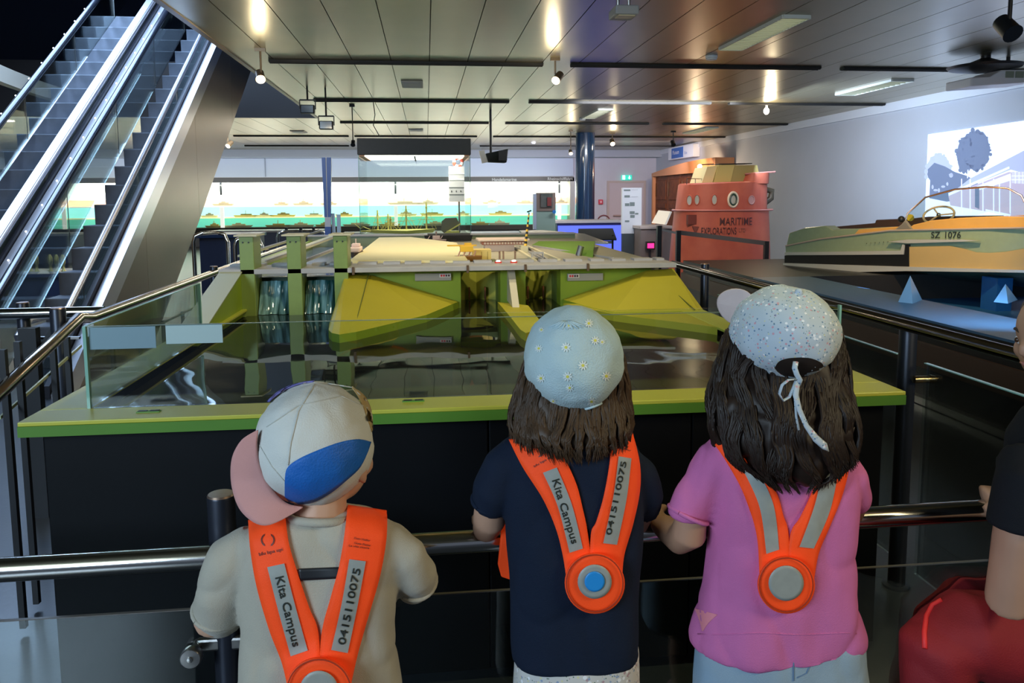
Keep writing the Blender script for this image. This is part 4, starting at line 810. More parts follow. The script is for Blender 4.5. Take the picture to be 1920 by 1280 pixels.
# black sloping lectern on thin legs
q0 = PY(1084, 448, 10.5); q1 = PY(1157, 448, 10.5)
t = thing('black_lectern', 'black sloping reading desk on thin legs in front of the blue lit table', 'lectern', ((q0.x+q1.x)/2, 10.5, 0))
zt_ = PY(1100, 431, 10.5).z
MB().hexa([(q0.x-.02, 10.4, q0.z-.02), (q1.x-.03, 10.4, q0.z-.02), (q1.x+.0, 10.75, zt_-.01), (q0.x+.05, 10.75, zt_-.01), (q0.x-.02, 10.4, q0.z), (q1.x-.03, 10.4, q0.z), (q1.x, 10.75, zt_+.01), (q0.x+.05, 10.75, zt_+.01)]).build('desk_top', BLACK, t)
for px in (q0.x+.04, q1.x-.06): MB().box(px-.012, px+.012, 10.5, 10.525, 0, q0.z+.05).build('leg', BLACK, t)
MB().box(q0.x+.03, q1.x-.05, 10.51, 10.52, q0.z-.07, q0.z-.03).build('label_strip', mat('label_grey', (.5, .55, .6), .5), t)
# right: tables, stand, red display
desk(1200, 1262, 424, 480, 13.5, .9, 'pinkish grey glass table with small red lit display', mat('table_pink_grey', (.46, .40, .38), .35), mat('table_body_brown', (.18, .15, .15), .5))
r_ = R(1214, 456, 1226, 465, 13.4)
t = thing('red_display', 'small glowing magenta red display in front of the pinkish table', 'display', ((r_[0]+r_[1])/2, 13.45, 0))
MB().box(r_[0], r_[1], 13.39, 13.4, r_[2], r_[3]).build('lit_screen', mat('red_lcd', (.5, .02, .1), .4, emit=(1, .03, .25), es=1.2), t)
MB().box(r_[0]-.02, r_[1]+.02, 13.4, 13.46, r_[2]-.03, r_[3]+.03).build('housing', BLACK, t); MB().box((r_[0]+r_[1])/2-.015, (r_[0]+r_[1])/2+.015, 13.42, 13.45, 0, r_[2]-.03).build('stand', POSTM, t)
t = thing('reading_stand', 'slanted cream reading panel in front of the wooden portal', 'reading stand', (PY(1240, 420, 13).x, 13, 0))
p4 = [PY(1222, 418, 13), PY(1246, 421, 13), PY(1257, 396, 13.2), PY(1235, 394, 13.2)]
MB().prism(p4, (0, .02, .0)).build('slanted_panel', mat('reading_cream', (.72, .66, .52), .5), t)
p5 = [PY(1246, 421, 13), PY(1250, 421, 13), PY(1260, 397, 13.2), PY(1257, 396, 13.2)]; MB().prism(p5, (0, .02, 0)).build('panel_edge', mat('edge_grey', (.45, .45, .42), .5), t)
q = PY(1240, 425, 13.05); MB().box(q.x-.02, q.x+.02, 13.05, 13.09, 0, q.z+.02).build('leg', STEEL, t)
# back right door, exit sign, alarm, hose reel, chair
x0, x1, z0_, z1 = R(1142, 343, 1205, 440, WY-.02)
dr = MB().box(x0, x1, WY-.05, WY, 0, z1).build('door_1', mat('door_pinkish', (.60, .52, .55), .6)); struct(dr)
MB().box(x0-.07, x0, WY-.07, WY, 0, z1+.07).box(x1, x1+.07, WY-.07, WY, 0, z1+.07).box(x0, x1, WY-.07, WY, z1, z1+.07).build('door_frame', mat('frame_beige', (.55, .45, .42), .6), dr)
a = PY(1150, 404, WY-.1); b_ = PY(1167, 404, WY-.1); MB().bar(a, b_, .03, .05).build('push_bar', mat('bar_brown', (.40, .28, .26), .4), dr)
x0, x1, z0_, z1 = R(1168, 328, 1186, 337, WY-.2)
t = thing('exit_sign', 'lit green and white exit sign with running figure and arrow above the door', 'exit sign', ((x0+x1)/2, WY-.1, z0_))
MB().box(x0, x1, WY-.12, WY, z0_, z1).build('sign_box', mat('exit_green', (.02, .45, .32), .4, emit=(.02, .55, .40), es=.8), t)
xm = (x0+x1)/2; EW = mat('exit_white', (.8, .95, .95), .4, emit=(.8, .95, 1), es=1.0)
MB().box(x0+.005, x0+.09, WY-.13, WY-.12, z0_+.01, z1-.01).build('lit_window', EW, t)
MB().prism([(xm+.03, WY-.13, z0_+.07), (xm+.075, WY-.13, z0_+.02), (xm+.12, WY-.13, z0_+.07), (xm+.09, WY-.13, z0_+.07), (xm+.09, WY-.13, z1-.02), (xm+.06, WY-.13, z1-.02), (xm+.06, WY-.13, z0_+.07)], (0, .01, 0)).build('arrow', EW, t)
MB().sphere((x0+.05, WY-.135, z1-.035), .012, 8, 6).bar((x0+.05, WY-.135, z1-.045), (x0+.045, WY-.135, z0_+.05), .018, .01).bar((x0+.045, WY-.135, z0_+.055), (x0+.075, WY-.135, z0_+.02), .010, .01).bar((x0+.045, WY-.135, z0_+.055), (x0+.02, WY-.135, z0_+.02), .010, .01).bar((x0+.05, WY-.135, z1-.05), (x0+.08, WY-.135, z0_+.07), .008, .01).build('running_figure', mat('exit_green', (.02, .45, .32)), t)
x0, x1, z0_, z1 = R(1123, 374, 1131, 383, WY-.1)
t = thing('fire_alarm_box', 'small red square fire alarm box between column and door', 'fire alarm', ((x0+x1)/2, WY-.05, z0_))
MB().box(x0, x1, WY-.08, WY, z0_, z1).build('box', mat('alarm_red', (.60, .02, .06), .4), t, bevel=.01); MB().box(x0+.04, x1-.04, WY-.09, WY-.08, z0_+.04, z1-.04).build('alarm_button', mat('alarm_pale', (.8, .4, .45), .4), t)
q = PY(1132, 412, 20.5); t = thing('round_backed_chair', 'dark round backed chair beside the column', 'chair', (q.x, 20.5, 0))
pts = [(q.x+.16*math.cos(a), 20.5, q.z-.02+.14*math.sin(a)) for a in [math.pi*k/10 for k in range(11)]]
MB().tube(pts, .02, 8).build('backrest', mat('chair_dark_red', (.18, .05, .06), .5), t, smooth=True); MB().box(q.x-.2, q.x+.2, 20.1, 20.5, .43, .46).build('seat', mat('chair_dark_red', (.18, .05, .06), .5), t)
for a in (-.17, .17):
    MB().tube([(q.x+a*.95, 20.5, 0), (q.x+a*.95, 20.5, q.z)], .015, 8).build('leg', BLACK, t); MB().tube([(q.x+a, 20.12, 0), (q.x+a, 20.12, .43)], .015, 8).build('leg', BLACK, t)

# ================================================================ WOODEN PORTAL ON THE RIGHT WALL
WOOD = mat('carved_wood', (.24, .065, .015), .55, alt=(.12, .03, .008), noise=.1, nscale=7, spec=.3); OR = mat('portal_orange', (.66, .28, .12), .5)
t = thing('wooden_portal', 'carved brown wooden double door under an arched orange canopy on the right', 'portal', (7.0, 20, 0))
ya = 23.2; yb = PX(1352, 300, 7.0).y; xw = 6.98
zc0 = PX(1300, 325, 7.0).z
MB().box(7.0, WX, yb, ya, 0, zc0+.02).build('portal_back', mat('portal_shadow', (.25, .10, .05), .6), t)
n_ = 10; top = []
for k in range(n_+1):
    u = k/n_; y = lerp(ya, yb, u); top.append((y, zc0+.10+.22*math.sin(min(1, u*1.2)*math.pi*.5)))
MB().prism([(6.85, y, z) for y, z in top]+[(6.85, yb, zc0), (6.85, ya, zc0)], (.48, 0, 0)).build('canopy', OR, t)
nl = 4; 
for k in range(nl):
    y0 = lerp(ya-.1, yb+.2, k/nl); y1 = lerp(ya-.1, yb+.2, (k+1)/nl)-(-.03)
    lf = MB().box(6.95, 7.0, min(y0, y1), max(y0, y1), .1, zc0).build('door_leaf', WOOD, t, bevel=.01)
    for (za, zb_) in ((.25, .9), (1.0, 1.15), (1.25, zc0-.12)):
        MB().box(6.93, 6.96, min(y0, y1)+.15, max(y0, y1)-.15, za, zb_).build('carved_panel', WOOD, lf, bevel=.015)
    MB().box(6.92, 6.94, max(y0, y1)-.12, max(y0, y1)-.09, 1.35, 1.75).build('pull_handle', mat('brass', (.7, .5, .25), .2, 1), lf)
MB().box(6.86, 7.02, ya-.12, ya, 0, zc0).build('portal_post', OR, t); MB().box(6.86, 7.02, yb, yb+.12, 0, zc0).build('portal_post', OR, t)
q = PX(1312, 312, 6.5); tt = thing('canopy_lamp', 'small lit lamp under the orange canopy', 'lamp', tuple(q)); MB().sphere(tuple(q), .055, 12, 8).build('globe', LAMP, tt, smooth='all'); MB().tube([tuple(q+Vector((.0, 0, .04))), tuple(q+Vector((.40, 0, .06)))], .012, 8).build('lamp_arm', BLACK, tt)
light('POINT', 'canopy_lamp_light', tuple(q-Vector((.15, 0, .12))), 22, (1, .75, .5), shadow_soft_size=.05)
# wall sign above
p0 = PX(1262, 277, 7.3); p1 = PX(1309, 293, 7.3)
y0, y1 = sorted((p0.y, p1.y)); z0_, z1 = 2.30, 2.52
z1 = PX(1285, 273, 7.2).z; z0_ = PX(1285, 296, 7.2).z
t = thing('wall_sign', 'white and blue hanging sign with tiny lettering above the portal', 'sign', (7.2, (y0+y1)/2, z0_))
MB().box(7.16, 7.34, y0, y1, z0_, z1).build('sign_box', mat('sign_box_white', (.75, .78, .85), .5), t); ys = lerp(y0, y1, .38); ye = lerp(y0, y1, .85)
MB().box(7.15, 7.165, ys, ye, z0_+.03, z1-.02).build('blue_field', mat('sign_blue', (.05, .15, .50), .5), t)
text3d('Museum', 'sign_lettering', (7.148, ye-.1, z0_+.14), (0, -1, 0), (0, 0, 1), .17, mat('letter_white', (.9, .9, .95), .5), t)
text3d('Kino', 'sign_lettering', (7.158, ys-.1, z0_+.10), (0, -1, 0), (0, 0, 1), .12, mat('letter_blue', (.1, .2, .6), .5), t)

# ================================================================ RED CONNING TOWER
YT = 11.3
def TX(px): return PY(px, 420, YT).x
tw = thing('submarine_tower', 'weathered red submarine tower with portholes and black lettering', 'submarine tower', (TX(1380), YT+.5, 0))
RED = mat('weathered_red_paint', (.56, .15, .08), .55, alt=(.42, .09, .055), noise=.3, nscale=3, bump=.15, bscale=14)
def ring(xa, xb, z, b_=.48, zr=None, n=40):
    cx = (xa+xb)/2; a = (xb-xa)/2; out = []
    for k in range(n):
        an = 2*math.pi*k/n; c_, s_ = math.cos(an), math.sin(an); e_ = .8
        x = cx+a*math.copysign(abs(c_)**e_, c_); y = YT+.5+b_*math.copysign(abs(s_)**e_, s_)
        out.append((x, y, z if zr is None else lerp(z, zr, (x-xa)/(xb-xa))))
    return out
def zt_(py): return PY(1380, py, YT+.1).z
MB().loft([ring(TX(1276), TX(1468), .0), ring(TX(1277), TX(1468), zt_(515)), ring(TX(1282), TX(1465), zt_(450)), ring(TX(1287), TX(1461), zt_(394))]).build('lower_skirt', RED, tw, smooth=True)
MB().loft([ring(TX(1289), TX(1458), zt_(394), .46), ring(TX(1294), TX(1457), zt_(346), .45, zt_(340)), ring(TX(1297), TX(1456), zt_(343), .43, zt_(338))]).build('upper_hull', RED, tw, smooth=True)
r1 = ring(TX(1284), TX(1468), zt_(394), .5)+[ring(TX(1284), TX(1468), zt_(394), .5)[0]]
MB().tube(r1, .014, 8, cap=False).build('guard_ring', mat('ring_pale_red', (.60, .25, .22), .35, .3), tw, smooth=True)
MB().loft([ring(TX(1392), TX(1457), zt_(344), .40), ring(TX(1400), TX(1457), zt_(325), .40, zt_(323))]).build('raised_stern', RED, tw, smooth=True)
MB().tube([(x_, YT+.15, z) for x_, z in ((TX(1402), zt_(326)), (TX(1425), zt_(324)), (TX(1459), zt_(322)))], .012, 8).build('stern_rail', mat('ring_pale_red', (.6, .25, .22)), tw)
HB = mat('hatch_yellow_beige', (.50, .43, .14), .5)
MB().prism([(TX(1323), YT+.2, zt_(343)), (TX(1333), YT+.2, zt_(312)), (TX(1352), YT+.2, zt_(310)), (TX(1343), YT+.2, zt_(343))], (0, .55, 0)).build('hatch_front', mat('hatch_pale', (.70, .60, .30), .5), tw)
MB().prism([(TX(1344), YT+.18, zt_(343)), (TX(1353), YT+.18, zt_(309)), (TX(1384), YT+.18, zt_(308)), (TX(1376), YT+.18, zt_(342))], (0, .6, 0)).build('hatch_middle', HB, tw)
MB().prism([(TX(1377), YT+.2, zt_(341)), (TX(1385), YT+.2, zt_(309)), (TX(1427), YT+.2, zt_(309)), (TX(1431), YT+.2, zt_(325)), (TX(1400), YT+.2, zt_(341))], (0, .5, 0)).build('hatch_rear', mat('hatch_olive', (.33, .28, .09), .5), tw)
MB().bar((TX(1352), YT+.3, zt_(307)), (TX(1415), YT+.3, zt_(306)), .3, .01).build('hatch_lid', BLACK, tw)
rl = MB()
for (px, py) in ((1297, 345), (1313, 345), (1325, 345)): rl.tube([(TX(px), YT+.25, zt_(py)), (TX(px), YT+.25, zt_(334))], .006, 6)
rl.tube([(TX(1297), YT+.25, zt_(334)), (TX(1338), YT+.25, zt_(335))], .006, 6); rl.build('bow_railing', CHROME, tw)
def ysurf(x, xa, xb, b_): cx = (xa+xb)/2; a = (xb-xa)/2; u = min(.98, abs((x-cx)/a)); return YT+.5-b_*(1-u**(2/.8))**.4
for (px, py, wp, hp, big) in ((1301, 375, 4, 10, 0), (1312, 374, 4.5, 10, 0), (1341, 374, 5.5, 10, 0), (1375, 374, 9.5, 14, 1), (1411, 375, 6.5, 8, 2)):
    x_ = TX(px); xa, xb = TX(1291), TX(1457); y = ysurf(x_, xa, xb, .455)-.012; z = zt_(py); sx = wp/1450*11.3; sz = hp/1450*11.3
    ptr = [(x_+sx*math.cos(2*math.pi*k/20), ysurf(x_+sx*math.cos(2*math.pi*k/20), xa, xb, .455)-.012, z+sz*math.sin(2*math.pi*k/20)) for k in range(21)]
    ph = MB().tube(ptr, .018 if big == 1 else .009, 8, cap=False).build('porthole_ring', mat('ring_cream', (.70, .66, .52), .4) if big == 1 else (RED if big == 0 else mat('cover_pale', (.50, .30, .30), .5)), tw, smooth=True)
    MB().prism([Vector(p_)+Vector((0, .004, 0)) for p_ in ptr[:-1]], (0, .006, 0)).build('porthole_glass', mat('porthole_glass', (.45, .50, .46), .15) if big != 2 else mat('cover_pale', (.50, .30, .30), .5), ph)
    if big == 1:
        pt2 = [(x_+sx*.7*math.cos(2*math.pi*k/20), y-.01, z+sz*.75*math.sin(2*math.pi*k/20)) for k in range(21)]
        MB().tube(pt2, .014, 8, cap=False).build('porthole_seal', mat('seal_green', (.02, .06, .04), .4), ph, smooth=True)
xl_, xr_ = TX(1283), TX(1464)
def onface(sc, ox, oz, b_=.49): return lambda x, y: Vector((ox+x, ysurf(ox+x, xl_, xr_, b_)-.012, oz+y))
LET = mat('letter_dark_red', (.07, .02, .02), .6)
def fit(body, name, px0, px1, py, hpx, par, mm=LET):
    w0 = textmesh(body, 1.0); xs = [v.co.x for v in w0.vertices]; ys_ = [v.co.y for v in w0.vertices]; ww = max(xs)-min(xs); hh = max(ys_)-min(ys_); mx = min(xs); bpy.data.meshes.remove(w0)
    X0_, X1_ = TX(px0), TX(px1); sx = (X1_-X0_)/ww; sz = hpx/1450*11.4/hh; z0 = zt_(py)
    me_o = text3d(body, name, (0, 0, 0), (1, 0, 0), (0, 0, 1), 1.0, mm, par, fn=lambda x, y: Vector((X0_+(x-mx)*sx, ysurf(X0_+(x-mx)*sx, xl_, xr_, .49)-.012, z0+y*sz)), off=.003)
fit('MARITIME', 'lettering', 1350, 1411, 421, 14, tw); fit('EXPLORATIONS', 'lettering', 1318, 1381, 438, 13, tw); fit('LTD', 'lettering', 1386, 1398, 434, 7, tw, mat('letter_faded', (.2, .07, .05), .6))
x_ = TX(1302); MB().box(TX(1295), TX(1311), ysurf(x_, xl_, xr_, .49)-.03, ysurf(x_, xl_, xr_, .49)+.05, zt_(420), zt_(402)).build('side_recess', mat('recess_dark_red', (.16, .03, .02), .6), tw)
MB().prism([(TX(1303), ysurf(x_, xl_, xr_, .49)-.035, zt_(423)), (TX(1315), ysurf(x_, xl_, xr_, .49)-.06, zt_(424)), (TX(1309), ysurf(x_, xl_, xr_, .49)-.05, zt_(438))], (0, .02, 0)).build('dark_wedge', mat('recess_dark_red', (.16, .03, .02), .6), tw)
t_ = MB().tube([(TX(1458), YT+.5, zt_(382)), (TX(1471), YT+.5, zt_(372)), (TX(1472), YT+.5, zt_(358)), (TX(1458), YT+.5, zt_(355))], .05, 12).build('stern_lamp', mat('stern_lamp_dark', (.06, .05, .03), .5), tw, smooth=True)
# black barrier in front of the tower
t = thing('barrier', 'black square tube barrier in front of the red tower', 'barrier', (TX(1350), 10.2, 0))
YB = 10.2
def bp_(px, py): return PY(px, py, YB)
for (px, yt_) in ((1236, 423), (1272, 432), (1437, 452)):
    q = bp_(px, yt_); MB().box(q.x-.03, q.x+.03, YB-.03, YB+.03, 0, q.z).build('barrier_post', BLACK, t, bevel=.003)
a = bp_(1275, 436); b_ = bp_(1437, 456); MB().bar(a, b_, .045, .06).build('barrier_bar', mat('barrier_grey', (.07, .07, .075), .4), t)
a = bp_(1238, 430); b_ = bp_(1270, 437); MB().bar(a, b_, .03, .03).build('barrier_bar', mat('barrier_pale', (.45, .42, .40), .4), t)
# low dark stage behind the right rail
st = thing('boat_stage', 'long low black stage with blue painted top under the boat', 'stage', (5, 6.5, 0))
MB().box(3.2, 3.78, 3.2, 9.4, 0, .535).build('stage_body', mat('stage_black', (.022, .020, .018), .4), st)
MB().box(3.78, 7.3, 3.2, 9.4, 0, .30).build('stage_recess', mat('stage_deep_blue', (.006, .075, .22), .5), st)
MB().box(7.2, 7.3, 3.2, 7.3, .30, .62).build('stage_back_board', mat('stage_deep_blue', (.01, .09, .26), .4), st)
MB().box(3.2, 3.78, 3.2, 7.3, .535, .55).build('stage_top', mat('stage_blue', (.10, .22, .36), .4, noise=.1), st)
MB().box(3.2, 3.78, 7.3, 9.4, .535, .55).build('stage_dark_top', mat('stage_black', (.022, .020, .018), .4), st)
MB().box(3.17, 3.2, 3.2, 9.4, .24, .40).build('stage_reflection_band', mat('reflection_brown', (.14, .075, .045), .5), st)  # warm reflection on the stage face, painted on as a brown band
MB().box(3.15, 3.2, 3.2, 9.4, .005, .05).build('stage_foot', STEEL, st)
MB().box(5.1, 5.25, 6.4, 6.6, .30, .60).build('boat_cradle', mat('stage_deep_blue', (.01, .09, .26)), st)
MB().box(3.78, 7.3, 7.3, 9.4, .30, .55).build('stage_dark_deck', mat('stage_black', (.022, .020, .018)), st)
st2 = thing('tower_stage', 'low dark platform under the red tower', 'stage', (4.8, 12, 0))
light('AREA', 'stage_blue_light', (3.5, 4.2, .95), 6, (.35, .65, 1), (4.0, 5.4, .5), shape='RECTANGLE', size=.6, size_y=.3)
MB().box(3.5, 7.2, 9.6, 10.6, 0, .06).build('platform', mat('stage_black', (.022, .02, .018)), st2); MB().box(3.5, 7.2, 9.58, 9.6, 0, .065).build('platform_edge', STEEL, st2)
# ================================================================ SPEEDBOAT
A0 = PY(1473, 440, 8.6); B0 = PY(1920, 440, 6.2)
dB = Vector((B0.x-A0.x, B0.y-A0.y, 0)); LB = dB.length; dB.normalize(); nB = Vector((-dB.y, dB.x, 0))
if nB.x < 0: nB = -nB
def PBo(px, py, off=0.0):   # pixel ray met with the near side plane of the boat (off = inboard)
    d_ = ray(px, py); a = A0+nB*off; t = (a-CO).dot(nB)/d_.dot(nB); return CO+d_*t
bt_ = thing('speedboat', 'pale green and orange lacquered wooden speedboat with registration number on its side', 'boat', (5.0, 6.5, .55))
HG = mat('boat_pale_green', (.33, .41, .25), .22, coat=.5, noise=.08); HO = mat('boat_orange_varnish', (.90, .48, .12), .2, coat=.8, noise=.15, nscale=4)
HC = mat('boat_cream_panel', (.62, .42, .16), .3, coat=.4, noise=.1, nscale=3); HD = mat('boat_bottom_dark', (.045, .045, .035), .3, coat=.3)
PALE = mat('boat_pale_trim', (.66, .64, .56), .3, .3)
BW = 1.25
st_ = [(1473, 462, 500, 512), (1538, 449, 499, 515), (1600, 441, 500, 518), (1670, 434, 501, 522), (1760, 430, 504, 530), (1850, 428, 508, 540), (1920, 428, 512, 549), (2050, 430, 522, 560), (2250, 436, 535, 570)]
rings = []
for k, (px, yg, yc, yk) in enumerate(st_):
    g = PBo(px, yg); c0 = PBo(px, yc, .02); kz = PBo(px, yk, .25).z; narrow = 1.0 if px < 1900 else lerp(1, .35, (px-1900)/350); bw = BW*narrow; o_ = (BW-bw)/2
    base = Vector((g.x, g.y, 0)); 
    def q(off, z): return tuple(base+nB*off+Vector((0, 0, z)))
    rings.append([q(o_+.02, c0.z), q(BW/2, kz), q(o_+bw-.02, c0.z), q(o_+bw, g.z), q(o_+bw*.75, g.z+.05), q(BW/2, g.z+.07), q(o_+bw*.25, g.z+.05), q(o_, g.z)])
# bow
tip = PBo(2420, 440, BW/2); rings.append([tuple(tip+Vector((0, 0, -.15+.03*(i in (3, 4, 5, 6, 7))))+nB*((i in (2, 3, 4))*.04-(i in (0, 7))*.04)) for i in range(8)])
MB().loft(rings).build('hull', HG, bt_, smooth=True)
def side(pts, nm, mm, off, th=.012, par=None): return MB().prism([PBo(x_, y_, off) for x_, y_ in pts], nB*th).build(nm, mm, par or bt_)
side([(1705, 462), (1780, 461), (1806, 466), (1830, 473), (1855, 474), (1885, 472), (1920, 466), (2050, 455), (2250, 452), (2250, 530), (2050, 517), (1920, 508), (1705, 501)], 'cream_panel', HC, -.012)
side([(1471, 479), (1694, 477), (1694, 458), (1704, 458), (1704, 501), (1471, 495)], 'black_recess', mat('boat_black', (.006, .006, .006), .5), -.02, .03)
side([(1471, 473), (1540, 472), (1688, 470), (1692, 458), (1696, 459), (1694, 477), (1540, 478), (1471, 478)], 'pale_trim', PALE, -.03, .03)
side([(1468, 493), (1700, 500), (1920, 506), (2250, 528), (2250, 533), (1920, 511), (1700, 508), (1600, 510), (1468, 508)], 'chine_strip', PALE, -.045, .045)
side([(1665, 453), (1700, 449), (1800, 449), (1835, 451), (1800, 453), (1700, 456)], 'chrome_strip', PALE, -.04, .03)
for k, (pts) in enumerate([[(1473, 461), (1538, 448), (1670, 432), (1920, 427), (2250, 434)]]):
    MB().tube([PBo(x_, y_, -.005) for x_, y_ in pts], .010, 8).build('gunwale_strip', mat('gunwale_pinkish', (.62, .50, .40), .3, .3), bt_, smooth=True)
# rear fin shaped deck side and orange foredeck
def slab(pts, off, th, nm, mm): return MB().prism([PBo(x_, y_, off) for x_, y_ in pts], nB*th).build(nm, mm, bt_, bevel=.01)
slab([(1474, 461), (1479, 437), (1509, 427), (1548, 423), (1561, 431), (1672, 425), (1692, 432), (1670, 434), (1538, 450)], .03, .16, 'rear_deck_side', HG)
slab([(1600, 441), (1610, 430), (1690, 424), (1698, 432), (1670, 434)], .018, .012, 'orange_side_strip', HO)
slab([(1474, 455), (1509, 433), (1548, 429), (1690, 428), (1690, 434), (1538, 450)], .2, .9, 'rear_deck', HG)
slab([(1563, 430), (1563, 425), (1640, 418), (1642, 412), (1690, 410), (1695, 428)], .45, .5, 'seat_bench', mat('seat_dark_brown', (.06, .03, .025), .6))
slab([(1690, 430), (1694, 411), (1740, 406), (1830, 405), (1836, 420), (1700, 430)], .55, .5, 'cockpit_coaming', mat('seat_dark_brown', (.06, .03, .025), .6))
fd = [(1697, 432), (1712, 421), (1745, 413), (1800, 408), (1870, 405), (1920, 406), (2050, 410), (2250, 425), (2250, 436), (2050, 430), (1920, 428)]
slab(fd, .02, .30, 'foredeck_edge', HO)
slab([(1830, 420), (1845, 406), (1920, 403), (2050, 407), (2250, 425), (2250, 433), (1920, 424)], .32, .70, 'foredeck', HO)
# windshield
ws = [(1692, 428), (1702, 400), (1735, 370), (1790, 355), (1850, 350), (1890, 353), (1915, 366), (1930, 396)]
wsp = [PBo(x_, y_, .12+.04*i) for i, (x_, y_) in enumerate(ws)]
MB().tube(wsp, .009, 8).build('windshield_rim', mat('rim_orange_metal', (.75, .50, .36), .25, .9), bt_, smooth=True)
MB().prism(wsp+[PBo(1925, 410, .40), PBo(1800, 418, .25), PBo(1712, 428, .13)], nB*.004).build('windshield_glass', glass('clear_glass'), bt_)
def circ(px, py, off, r_, tr, nm, mm, tilt=0., n=24, sq=1.):
    c_ = PBo(px, py, off); pts = [c_+dB*(r_*math.cos(2*math.pi*k/n))+Vector((0, 0, 1))*(r_*sq*math.sin(2*math.pi*k/n))+nB*(tilt*math.sin(2*math.pi*k/n)) for k in range(n+1)]
    return MB().tube(pts, tr, 8, cap=False).build(nm, mm, bt_, smooth=True), c_
WHL = mat('wheel_cream', (.80, .60, .38), .35)
sw, c_ = circ(1760, 403, .35, .155, .011, 'steering_wheel', WHL, .06, sq=.55)
for an in (.2, 2.2, 4.2): MB().tube([c_, c_+dB*(.15*math.cos(an))+Vector((0, 0, .085*math.sin(an)))+nB*(.06*math.sin(an))], .008, 8).build('wheel_spoke', WHL, sw)
MB().sphere(tuple(c_), .022, 10, 8).build('wheel_hub', CHROME, sw, smooth='all')
MB().sphere(tuple(PBo(1690, 411, .10)), .034, 14, 10).build('side_lamp', BLACK, bt_, smooth='all')
c_ = PBo(1707, 408, .3); MB().tube([c_-nB*.01, c_+nB*.01], .035, 20).build('yellow_disc', mat('disc_yellow', (.85, .62, .05), .4), bt_)
slab([(1675, 432), (1690, 420), (1697, 412), (1706, 424), (1712, 430)], .01, .03, 'windshield_bracket', mat('bracket_pale', (.5, .45, .35), .3, .6))
for k in range(9): q_ = PBo(1625+k*8, 456-k*.6, -.006); MB().sphere(tuple(q_), .005, 6, 4).build('rivet', CHROME, bt_)
p0 = PBo(1745, 446, -.006); p1 = PBo(1806, 446, -.006); w0 = (p1-p0).length
for nm_, bd, fr_ in (('registration_letters', 'SZ', 0.), ('registration_digits', '1076', .40)): text3d(bd, nm_, p0+(p1-p0)*fr_, (p1-p0)/3.75, Vector((0, 0, .085)), 1.0, mat('registration_black', (.02, .025, .02), .5), bt_, off=.01)
# acrylic pyramid stand and rear stand
for k, (px, lb) in enumerate(((1701, 'pale blue translucent pyramid stand under the middle of the boat'), (1880, 'wide pale blue block stand under the bow end of the boat'))):
    base = [PZ(px-17, 566, .55), PZ(px+10, 569, .55), PZ(px+28, 562, .55), PZ(px+3, 558, .55)]; ap = base[0].lerp(base[2], .45); ap.z = .745 if k == 0 else .68
    o = MB().add([tuple(q_) for q_ in base]+[tuple(ap)], [(0, 1, 4), (1, 2, 4), (2, 3, 4), (3, 0, 4), (3, 2, 1, 0)]).build('boat_support', mat('support_pale_blue', (.35, .55, .72), .25, coat=.3))
    tag(o, lb, 'stand', 'boat stands')

# ================================================================ PROJECTED PICTURE ON THE WALL
XP = 7.335
pj = thing('projected_picture', 'projected blue toned photo of a tall tree and veranda house on the wall', 'projection', (XP, 9, 1.2))
def pe(nm, c, s=.95): return mat(nm, c, .8, emit=c, es=s)
def pic(pts, lay, nm, mm):
    P_ = [PX(x_, y_, XP-.002*lay) for x_, y_ in pts]; MB().add([tuple(q) for q in P_], [tuple(range(len(P_)))]).build(nm, mm, pj)
rn0 = random.Random(77)
def blob(cx, cy, rx, ry, seed, n=40):
    r_ = random.Random(seed); return [(cx+rx*math.cos(2*math.pi*k/n)*(1+r_.uniform(-.07, .05)), cy+ry*math.sin(2*math.pi*k/n)*(1+r_.uniform(-.06, .05))) for k in range(n)]
pic([(1740, 252), (2020, 212), (2020, 470), (1734, 412)], 0, 'picture_sky', pe('pic_sky', (.62, .74, .98)))
DK = pe('pic_dark_blue', (.09, .12, .20)); MD = pe('pic_mid', (.26, .30, .44)); LT = pe('pic_light', (.50, .62, .90)); BR = pe('pic_brownish', (.30, .27, .36))
pic(blob(1760, 322, 24, 34, 4), 1, 'picture_tree', MD)
pic([(1739, 318), (1752, 305), (1772, 312), (1790, 322), (1815, 330), (1835, 345), (1830, 380), (1760, 395), (1738, 400)], 2, 'picture_bushes', DK)
pic([(1738, 330), (1744, 338), (1741, 400), (1736, 404)], 3, 'picture_highlight', LT)
pic([(1735, 370), (1775, 378), (1830, 372), (1860, 395), (1830, 404), (1735, 408)], 4, 'picture_path', LT)
pic(blob(1810, 290, 16, 34, 5), 3, 'picture_tree', DK); pic(blob(1830, 282, 27, 38, 9), 4, 'picture_tree', DK)
for (cx_, cy_, rx_, ry_, mm_, sd_) in ((1810, 290, 16, 34, DK, 1), (1830, 282, 27, 38, DK, 2), (1760, 322, 24, 34, MD, 3)):
    for k in range(16):
        a_ = 2*math.pi*k/16+rn0.uniform(-.2, .2); pic(blob(cx_+rx_*rn0.uniform(.85, 1.05)*math.cos(a_), cy_+ry_*rn0.uniform(.85, 1.05)*math.sin(a_), rn0.uniform(2, 5), rn0.uniform(2, 5), k+sd_, 9), 4, 'picture_leaves', mm_)
pic([(1814, 318), (1816, 318), (1815, 334), (1813, 334)], 5, 'picture_trunk', LT)
pic([(1818, 335), (1920, 282), (1990, 300), (1990, 345), (1895, 318), (1780, 365)], 4, 'picture_roof', MD)
pic([(1778, 366), (1892, 322), (1990, 340), (1990, 440), (1900, 405), (1782, 385)], 5, 'picture_wall', BR)
pic([(1778, 362), (1892, 312), (1893, 316), (1779, 367)], 6, 'picture_gutter', LT)
pic([(1830, 350), (1895, 325), (1896, 338), (1830, 358)], 6, 'picture_fretwork', LT)
